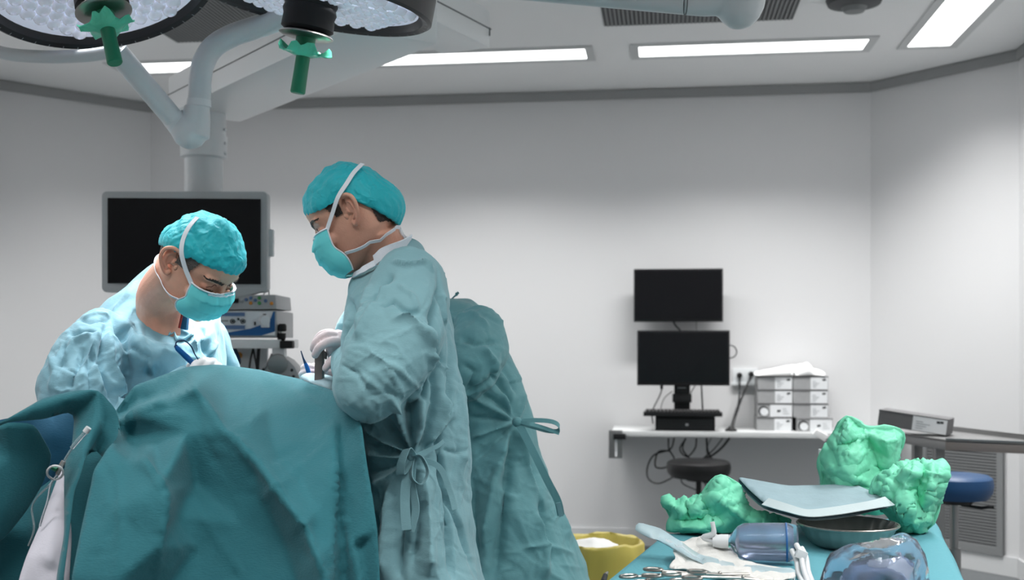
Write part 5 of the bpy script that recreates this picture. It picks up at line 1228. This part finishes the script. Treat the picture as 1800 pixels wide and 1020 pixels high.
bx_d = 5.02; bp = P(1608, 768, bx_d+.12); scb = FPX/bx_d
b = carton('glove_box', 'dark grey labelled box lying askew on the steel trolley', (bp.x, bp.y, zt_+.022), R(-30), .30, .072, .15, 'label', None, True); b.rotation_euler = (0, R(7), R(-30))
obj('end_label', MB().box((-.1508, .03, .0375), (.0014, .075, .062)), 'card_label', b, world=False, smooth=False)
obj('end_ring', MB().lathe([(.012, -.001), (.018, -.001), (.018, .001), (.012, .001)], 20, Matrix.Translation((-.1508, -.04, .036)) @ Matrix.Rotation(R(90), 4, 'Y'), closed=True), 'print_dark', b, world=False)
obj('end_disc', MB().lathe([(.001, -.0015), (.013, -.0015), (.013, .001), (.001, .001)], 20, Matrix.Translation((-.1505, -.04, .036)) @ Matrix.Rotation(R(90), 4, 'Y')), 'card_label', b, world=False)
p_ = P(1677, 0, 4.5); stool('blue_stool', 'blue padded round stool in front of the wall grille', Vector((p_.x, p_.y)), P(0, 838, 4.45).z, .148, .09, 'seat_blue')
# ------------------------------------------------------------------ instrument table in the right foreground
TZ = .83
it = thing('instrument_table', 'steel instrument table standing under the turquoise cloth', 'table', (.62, 2.5, 0))
FL, FR, NR, NL = Vector((.375, 2.78)), Vector((1.13, 3.07)), Vector((.80, 1.95)), Vector((.10, 1.98))
def inset(p, k=.05): c_ = (FL+FR+NR+NL)/4; return p+(c_-p).normalized()*k
tp = [inset(p, .03) for p in (FL, FR, NR, NL)]
obj('table_top', MB().prism([(p.x, p.y, TZ-.03) for p in tp], (0, 0, .024)), 'steel_brushed', it, bevel=.003)
for p in (FL, FR, NR, NL):
    q = inset(p, .1); lg = obj('leg', MB().cyl((q.x, q.y, .06), (q.x, q.y, TZ-.03), .014), 'steel_brushed', it)
    obj('caster', MB().cyl((q.x-.012, q.y, .032), (q.x+.012, q.y, .032), .031), 'black_rubber', lg)
# cloth: top plus hanging sides
per = []
cs = [NL, FL, FR, NR]
for i in range(4):
    a, b = cs[i], cs[(i+1) % 4]
    for k in range(16): per.append((a.lerp(b, k/16), i, k/16))
c_ = (FL+FR+NR+NL)/4; rings = []
for s_ in (.02, .3, .6, .85, .96): rings.append([Vector((c_.x+(p.x-c_.x)*s_, c_.y+(p.y-c_.y)*s_, TZ+.0015*math.sin(p.x*19+s_*9)*s_)) for p, i, k in per])
rings.append([Vector((p.x, p.y, TZ-.002)) for p, i, k in per])
for h in (.02, .06, .14, .26, .42, .6):
    ring = []
    for n_, (p, i, k) in enumerate(per):
        a, b = cs[i], cs[(i+1) % 4]; e = (b-a).normalized(); nrm = Vector((-e.y, e.x)); nrm = nrm if nrm.dot(p-c_) > 0 else -nrm
        cr = math.exp(-(min(k, 1-k)/.09)**2); rad = (p-c_).normalized()
        dirv = (nrm*(1-cr)+rad*cr).normalized()
        o = .012+h*.10+h*.30*cr+h*.07*math.sin(n_*.95+i)
        ring.append(Vector((p.x+dirv.x*o, p.y+dirv.y*o, TZ-h)))
    rings.append(ring)
me = MB().rings(rings, cap=False).mesh('table_cloth', ang=180)
tag(obj('table_cloth', me, 'table_drape'), 'turquoise cloth over the instrument table in the right foreground', 'cloth')
def TPd(py, h=0): return (CAMZ-TZ-h)*FPX/(py-HOR)
def TP(px, py, h=0): return P(px, py, TPd(py, h))
def pillow(name, outline, inner, d0, amp, seed, m, label, cat, grp=None, back=.7, fr=(9, 19), am=(.010, .005), lift=True, sm=1, cr=False):
    """crumpled sheet goods with a front and a back: outline and ridge points traced, depth above the outline plane per point"""
    pts = {}; names = []
    for i, (x, y) in enumerate(outline): pts['o%d' % i] = (x, y, d0); names.append('o%d' % i)
    for i, (x, y, h) in enumerate(inner): pts['i%d' % i] = (x, y, d0-h)
    xs = [p[0] for p in outline]; ys = [p[1] for p in outline]; st = []
    for (q_, w_, h_, sd_) in (creases(seed, ((min(xs)+8, min(ys)+8, max(xs)-8, max(ys)-8, 46, 60, 60),)) if cr else []): st.append((q_, w_*.9, h_*2.6, sd_))
    f = sheet(pts, names, [], .0045, sm, .0006, name, strokes=st)
    pb = dict(pts)
    for k in pb:
        if k[0] == 'i': x, y, d = pb[k]; pb[k] = (x, y, d0+(d0-d)*back)
    b = sheet(pb, names, [], .014, 1, .001, name)
    for me_ in (f,): crumple(me_, seed, fr, am)
    crumple(b, seed+2, fr, am)
    bm = bmesh.new(); bm.from_mesh(f); bm.from_mesh(b); bm.to_mesh(f); bm.free()
    if lift:
        co = getco(f); co[:, 2] = np.maximum(co[:, 2], TZ+.003); setco(f, co)
    smoothmesh(f)
    return tag(obj(name, f, m), label, cat, grp)
pillow('crumpled_wrap', [(1443, 797), (1450, 780), (1467, 760), (1488, 731), (1503, 742), (1518, 755), (1547, 753), (1580, 755), (1589, 763), (1585, 787), (1573, 818), (1567, 850), (1555, 900), (1460, 905), (1446, 860), (1445, 840), (1442, 813)],
       [(1493, 760, .075), (1470, 785, .055), (1507, 772, .045), (1515, 800, .085), (1523, 827, .05), (1547, 832, .03), (1557, 777, .07), (1535, 790, .02), (1575, 775, .045), (1480, 820, .085), (1460, 835, .05), (1500, 840, .10), (1490, 870, .08), (1545, 860, .07), (1530, 765, .03), (1562, 805, .05)],
       2.98, 0, 4, 'crepe', 'tall crumpled green wrap standing at the back of the cloth', 'wrap', 'crumpled green wraps', fr=(6, 14, 30), am=(.008, .004, .0015), sm=1, cr=True)
pillow('crumpled_wrap', [(1533, 855), (1547, 833), (1580, 820), (1597, 810), (1610, 804), (1622, 813), (1633, 808), (1657, 815), (1667, 824), (1667, 847), (1658, 877), (1647, 897), (1640, 920), (1617, 947), (1587, 940), (1560, 910), (1535, 885)],
       [(1575, 840, .06), (1600, 830, .10), (1618, 835, .05), (1640, 830, .085), (1655, 845, .05), (1560, 865, .05), (1590, 862, .095), (1610, 860, .05), (1632, 865, .10), (1645, 875, .05), (1575, 890, .08), (1600, 895, .11), (1620, 900, .06), (1605, 920, .09), (1585, 915, .05), (1628, 915, .07)],
       2.79, 0, 11, 'crepe', 'crumpled pale green wrap at the right edge of the cloth', 'wrap', 'crumpled green wraps', fr=(8, 18, 34), am=(.010, .005, .0018), sm=1, cr=True)
pillow('crumpled_wrap', [(1163, 876), (1170, 873), (1187, 880), (1213, 875), (1236, 867), (1253, 847), (1267, 834), (1277, 838), (1287, 848), (1300, 852), (1312, 876), (1325, 895), (1360, 903), (1392, 913), (1390, 930), (1300, 945), (1220, 945), (1173, 936), (1179, 907), (1166, 888)],
       [(1172, 884, .03), (1193, 896, .06), (1185, 915, .02), (1205, 886, .035), (1222, 893, .075), (1215, 915, .05), (1240, 885, .055), (1262, 878, .085), (1267, 851, .055), (1252, 865, .07), (1252, 905, .04), (1287, 898, .08), (1280, 865, .05), (1275, 920, .06), (1300, 885, .03), (1310, 915, .06), (1350, 920, .06), (1230, 930, .09), (1200, 928, .07)],
       2.80, 0, 19, 'crepe', 'crumpled green wrap with rolled edge at the left of the cloth', 'wrap', 'crumpled green wraps', fr=(6, 14, 30), am=(.008, .004, .0015), sm=1, cr=True)
# folded towel lying on the wraps
to = thing('folded_towel', 'folded pale blue paper towel with white border lying on the wraps', 'towel', P(1430, 905, 2.7))
pt1 = {'a': (1296, 838, 2.86), 'b': (1340, 846, 2.89), 'c': (1385, 854, 2.90), 'd': (1440, 853, 2.92), 'e': (1500, 850, 2.92), 'f': (1530, 863, 2.82), 'g': (1567, 884, 2.70), 'h': (1545, 890, 2.665), 'i': (1500, 898, 2.64), 'j': (1460, 904, 2.62), 'k': (1420, 907, 2.61), 'l': (1385, 898, 2.63), 'm': (1345, 886, 2.67), 'n': (1318, 862, 2.76), 'o': (1420, 880, 2.745), 'p': (1480, 872, 2.77)}
bo = list('abcdefghijklmn')
obj('top_layer', sheet(pt1, bo, [['a', 'o', 'k'], ['o', 'p', 'e']], .012, 4, .003, 'top_layer'), 'towel_blue', to)
bd_ = [(1345, 884), (1385, 896), (1420, 904.5), (1460, 901.5), (1500, 895.5), (1545, 887.5), (1564, 883)]
dd_ = [2.668, 2.628, 2.608, 2.618, 2.638, 2.663, 2.70]
obj('white_border', MB().ribbon(bez([P(x, y-2, d-.004) for (x, y), d in zip(bd_, dd_)], 5), (0, .9, .42), .030, .002), 'towel_edge', to)
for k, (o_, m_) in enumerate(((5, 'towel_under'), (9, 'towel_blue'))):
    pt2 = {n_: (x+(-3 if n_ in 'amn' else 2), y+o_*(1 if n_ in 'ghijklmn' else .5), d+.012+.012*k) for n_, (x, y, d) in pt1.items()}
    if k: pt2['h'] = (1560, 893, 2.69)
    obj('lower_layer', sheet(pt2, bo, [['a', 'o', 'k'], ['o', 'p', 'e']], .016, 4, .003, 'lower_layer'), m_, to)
# steel basin
bc = P(1490, 921, 2.60); rb_ = .110
bs = thing('steel_basin', 'round stainless steel basin between the plastic packages', 'basin', (bc.x, bc.y, TZ))
hb = bc.z-TZ
obj('bowl', MB().lathe([(.001, .003), (.070, .003), (.084, .012), (.098, hb*.6), (.104, hb-.008), (rb_, hb-.003), (rb_+.003, hb), (rb_-.001, hb+.001), (.102, hb-.006), (.095, hb*.6), (.081, .016), (.068, .008), (.001, .008)], 72, Matrix.Translation((bc.x, bc.y, TZ))).flute(bc, .0025, 22), 'steel', bs)
obj('rim_bead', MB().tube([(bc.x+(rb_+.002)*math.cos(a), bc.y+(rb_+.002)*math.sin(a), TZ+hb) for a in [2*math.pi*k/60 for k in range(60)]], .0026, 8, closed=True), 'steel', bs)
# clear bottle lying beside the gauze
dB = 2.42
bt = thing('plastic_bottle', 'clear bluish plastic bottle lying on its side beside the basin', 'bottle', P(1340, 985, dB))
A_, B_ = P(1278, 952, dB), P(1403, 954, dB-.03); ax = (B_-A_).normalized()
Tb = Matrix.Translation(A_) @ frame_from(ax).to_4x4(); Lb = (B_-A_).length
obj('shell', MB().lathe([(.001, 0), (.014, 0), (.015, .008), (.032, .022), (.039, .035), (.040, Lb*.5), (.0405, Lb-.02), (.037, Lb-.004), (.030, Lb), (.001, Lb-.004)], 40, Tb), 'clear_blue', bt)
obj('contents', MB().lathe([(.001, .02), (.028, .026), (.034, .04), (.035, Lb-.02), (.028, Lb-.010), (.001, Lb-.012)], 32, Tb), 'bottle_fill', bt)
obj('neck_cap', MB().tube([A_-ax*.03, A_-ax*.012, A_+ax*.003], [.012, .015, .015], 16), 'white_plastic', bt)
obj('spike', MB().tube(bez([A_-ax*.028, A_-ax*.05+Vector((0, 0, .008)), P(1254, 938, dB), P(1252, 918, dB)], 5), [.006]*12+[.005]*4, 10), 'white_plastic', bt)
obj('base_ring', MB().tube([Tb @ Vector((.0395*math.cos(a), .0395*math.sin(a), Lb-.024)) for a in [2*math.pi*k/40 for k in range(40)]], .0022, 8, closed=True), 'device_blue', bt)
# clear bag with blue contents, nearest
pillow('plastic_bag', [(1440, 1040), (1448, 1005), (1462, 975), (1500, 958), (1545, 948), (1590, 940), (1612, 948), (1625, 975), (1634, 1005), (1632, 1050), (1600, 1075), (1500, 1078)],
       [(1490, 990, .05), (1530, 975, .06), (1580, 960, .05), (1605, 985, .055), (1550, 1010, .075), (1500, 1030, .065), (1600, 1030, .065), (1545, 1050, .05)], 2.20, 0, 31, 'clear_blue', 'crumpled clear plastic bag nearest the viewer at lower right', 'plastic bag', None, fr=(9, 21), am=(.004, .002))
pillow('blue_pack', [(1470, 1045), (1476, 1010), (1495, 990), (1540, 978), (1590, 975), (1610, 995), (1615, 1045), (1590, 1066), (1500, 1066)],
       [(1510, 1010, .03), (1560, 1000, .035), (1590, 1020, .03), (1540, 1035, .035)], 2.205, 0, 37, 'bottle_fill', 'blue pack of fluid inside the nearest clear plastic bag', 'pack', None, fr=(9,), am=(.003,))
# gauze and film
ga = {'a': (1172, 1000, TPd(1000, .012)), 'b': (1190, 985, TPd(985, .02)), 'c': (1180, 965, TPd(965, .03)), 'd': (1210, 950, 2.50), 'e': (1250, 935, 2.50), 'f': (1290, 955, 2.48), 'g': (1300, 985, 2.36), 'h': (1390, 1000, 2.30), 'i': (1400, 1015, TPd(1015, .02)), 'j': (1330, 1030, TPd(1030, .02)), 'k': (1260, 1012, TPd(1012, .012)), 'l': (1210, 1002, TPd(1002, .010)),
      'm': (1230, 965, 2.43), 'n': (1260, 985, 2.36), 'o': (1215, 985, 2.37), 'p': (1330, 1005, 2.27)}
me = sheet(ga, list('abcdefghijkl'), [['d', 'm', 'o', 'a'], ['e', 'n', 'k']], .010, 2, .004, 'gauze'); crumple(me, 8, (12, 26), (.006, .003))
tag(obj('gauze_wad', me, 'gauze'), 'crumpled white gauze and paper in front of the clear bottle', 'gauze')
fi = {'a': (1114, 932, 2.42), 'b': (1121, 916, 2.44), 'c': (1160, 932, 2.45), 'd': (1195, 950, 2.44), 'e': (1230, 975, 2.38), 'f': (1290, 990, 2.32), 'g': (1360, 1000, 2.28), 'h': (1400, 1000, 2.25), 'i': (1400, 1024, 2.2), 'j': (1330, 1018, 2.22), 'k': (1250, 1000, 2.3), 'l': (1190, 970, 2.38), 'm': (1150, 948, 2.41)}
me = sheet(fi, list('abcdefghijklm'), [], .012, 3, .0015, 'film'); crumple(me, 9, (9, 20), (.003, .002))
tag(obj('film_strip', me, 'film_white'), 'translucent pale film strip curling up at the left of the gauze', 'film')
tube_ = thing('tubing_coil', 'white tubing with clamp standing between the bottle and the bag', 'tubing', TP(1415, 1015))
for k, (dx, dy) in enumerate(((0, 0), (9, 6), (-8, 10))):
    obj('tube', MB().tube(bez([P(1400+dx, 958+dy, 2.33), P(1408+dx, 975+dy, 2.30), P(1412+dx, 1000+dy, 2.26), P(1422+dx, 1030, 2.2)], 6), .0055, 10), 'white_plastic', tube_)
obj('clamp', MB().box(P(1408, 975, 2.29), (.022, .014, .018), Matrix.Rotation(.4, 3, 'Y')), 'white_plastic', tube_, bevel=.002)
# metal instruments at the bottom edge
def scissors(label, c, ang, L, zoff):
    t = thing('forceps', label, 'forceps', c, 'steel forceps lying on the cloth'); Rz = Matrix.Translation(c) @ Matrix.Rotation(ang, 4, 'Z')
    for s in (-1, 1):
        rg = [Rz @ Vector((.018*math.cos(a)-.02, s*.020+.013*math.sin(a), .006+.002*s)) for a in [2*math.pi*k/20 for k in range(20)]]
        obj('finger_ring', MB().tube(rg, .0028, 8, closed=True), 'steel', t)
        obj('shank', MB().tube(bez([Rz @ Vector(p) for p in ((-.004, s*.016, .006), (.03, s*.010, .007), (.07, -s*.001, .007), (L, -s*.003, .005))], 5), [.0028]*12+[.002]*4, 8), 'steel', t)
    obj('pivot', MB().ball(Rz @ Vector((.07, 0, .009)), .004), 'steel', t)
for k, (px, py, a, lb_) in enumerate(((1130, 1022, .5, 'steel forceps lying leftmost at the near edge of the cloth'), (1165, 1013, -.2, 'steel forceps second from the left at the cloth edge'), (1205, 1020, .25, 'steel forceps beside the point of the gauze'), (1240, 1018, -.4, 'steel forceps rightmost, tucked by the gauze'))):
    c = TP(px, py, .003+.009*k); scissors(lb_, c, a, .13, 0)
hd = thing('clip_handle', 'small dark instrument handle at the lower left cloth edge', 'instrument', TP(1062, 1018))
obj('handle', MB().tube([TP(1060, 1024, .008), TP(1064, 1012, .016)], [.006, .005], 10), 'print_dark', hd); obj('tip', MB().tube([TP(1064, 1012, .016), TP(1068, 1006, .02)], [.005, .002], 10), 'steel', hd)
# white package strip by the tall wrap
ps = thing('package_strip', 'white printed package strip sticking out left of the tall wrap', 'package', P(1444, 850, 3.0))
obj('strip', MB().prism([P(x, y, 3.01) for x, y in ((1440, 790), (1449, 790), (1450, 858), (1441, 858))], (0, .01, 0)), 'paper_white', ps, bevel=.001)
for y in (831, 836): obj('blue_stripe', MB().prism([P(x, yy, 3.008) for x, yy in ((1441, y), (1449, y), (1449, y+2.5), (1441, y+2.5))], (0, .003, 0)), 'pen_dark', ps, smooth=False)
tag(obj('paper_scrap', MB().prism([P(x, y, 5.9) for x, y in ((1428, 763), (1436, 755), (1456, 766), (1450, 777))], (.002, .01, .002)).mesh('paper_scrap', bevel=.001), 'paper_white'), 'small white paper scrap on the shelf edge above the tall wrap', 'paper')
# yellow waste bag
yb_ = P(1055, 975, 4.3)
bn_ = thing('waste_bin', 'waste bin lined with a yellow bag behind the assistant\'s gown', 'bin', (yb_.x, yb_.y, 0))
zt2 = P(0, 948, 4.3).z; Tm = Matrix.Translation((yb_.x, yb_.y, 0))
obj('bin', MB().lathe([(.001, .005), (.13, .005), (.155, zt2-.09), (.15, zt2-.09), (.125, .012), (.001, .012)], 36, Tm), 'grey_plastic', bn_)
rings = []
for k, (r_, z, am_) in enumerate(((.168, zt2-.22, .004), (.166, zt2-.12, .005), (.164, zt2-.05, .006), (.162, zt2-.012, .007), (.155, zt2, .006), (.147, zt2-.01, .006), (.142, zt2-.06, .006), (.135, zt2-.2, .004))):
    rings.append([Tm @ Vector(((r_+am_*math.sin(a*7+k))*math.cos(a)*1.0, (r_+am_*math.sin(a*11-k))*math.sin(a), z+am_*.8*math.sin(a*5+1))) for a in [2*math.pi*j/72 for j in range(72)]])
me = MB().rings(rings, cap=False).mesh('bag', ang=180); crumple(me, 2, (10, 22), (.004, .002)); obj('yellow_bag', me, 'bag_yellow', bn_)
me = MB().ball((yb_.x-.02, yb_.y+.0, zt2-.075), (.125, .125, .075), 40, 20).mesh('w'); crumple(me, 6, (8, 18), (.008, .004)); smoothmesh(me)
tag(obj('white_waste', me, 'paper_white'), 'white discarded cloth inside the yellow bin bag', 'waste')
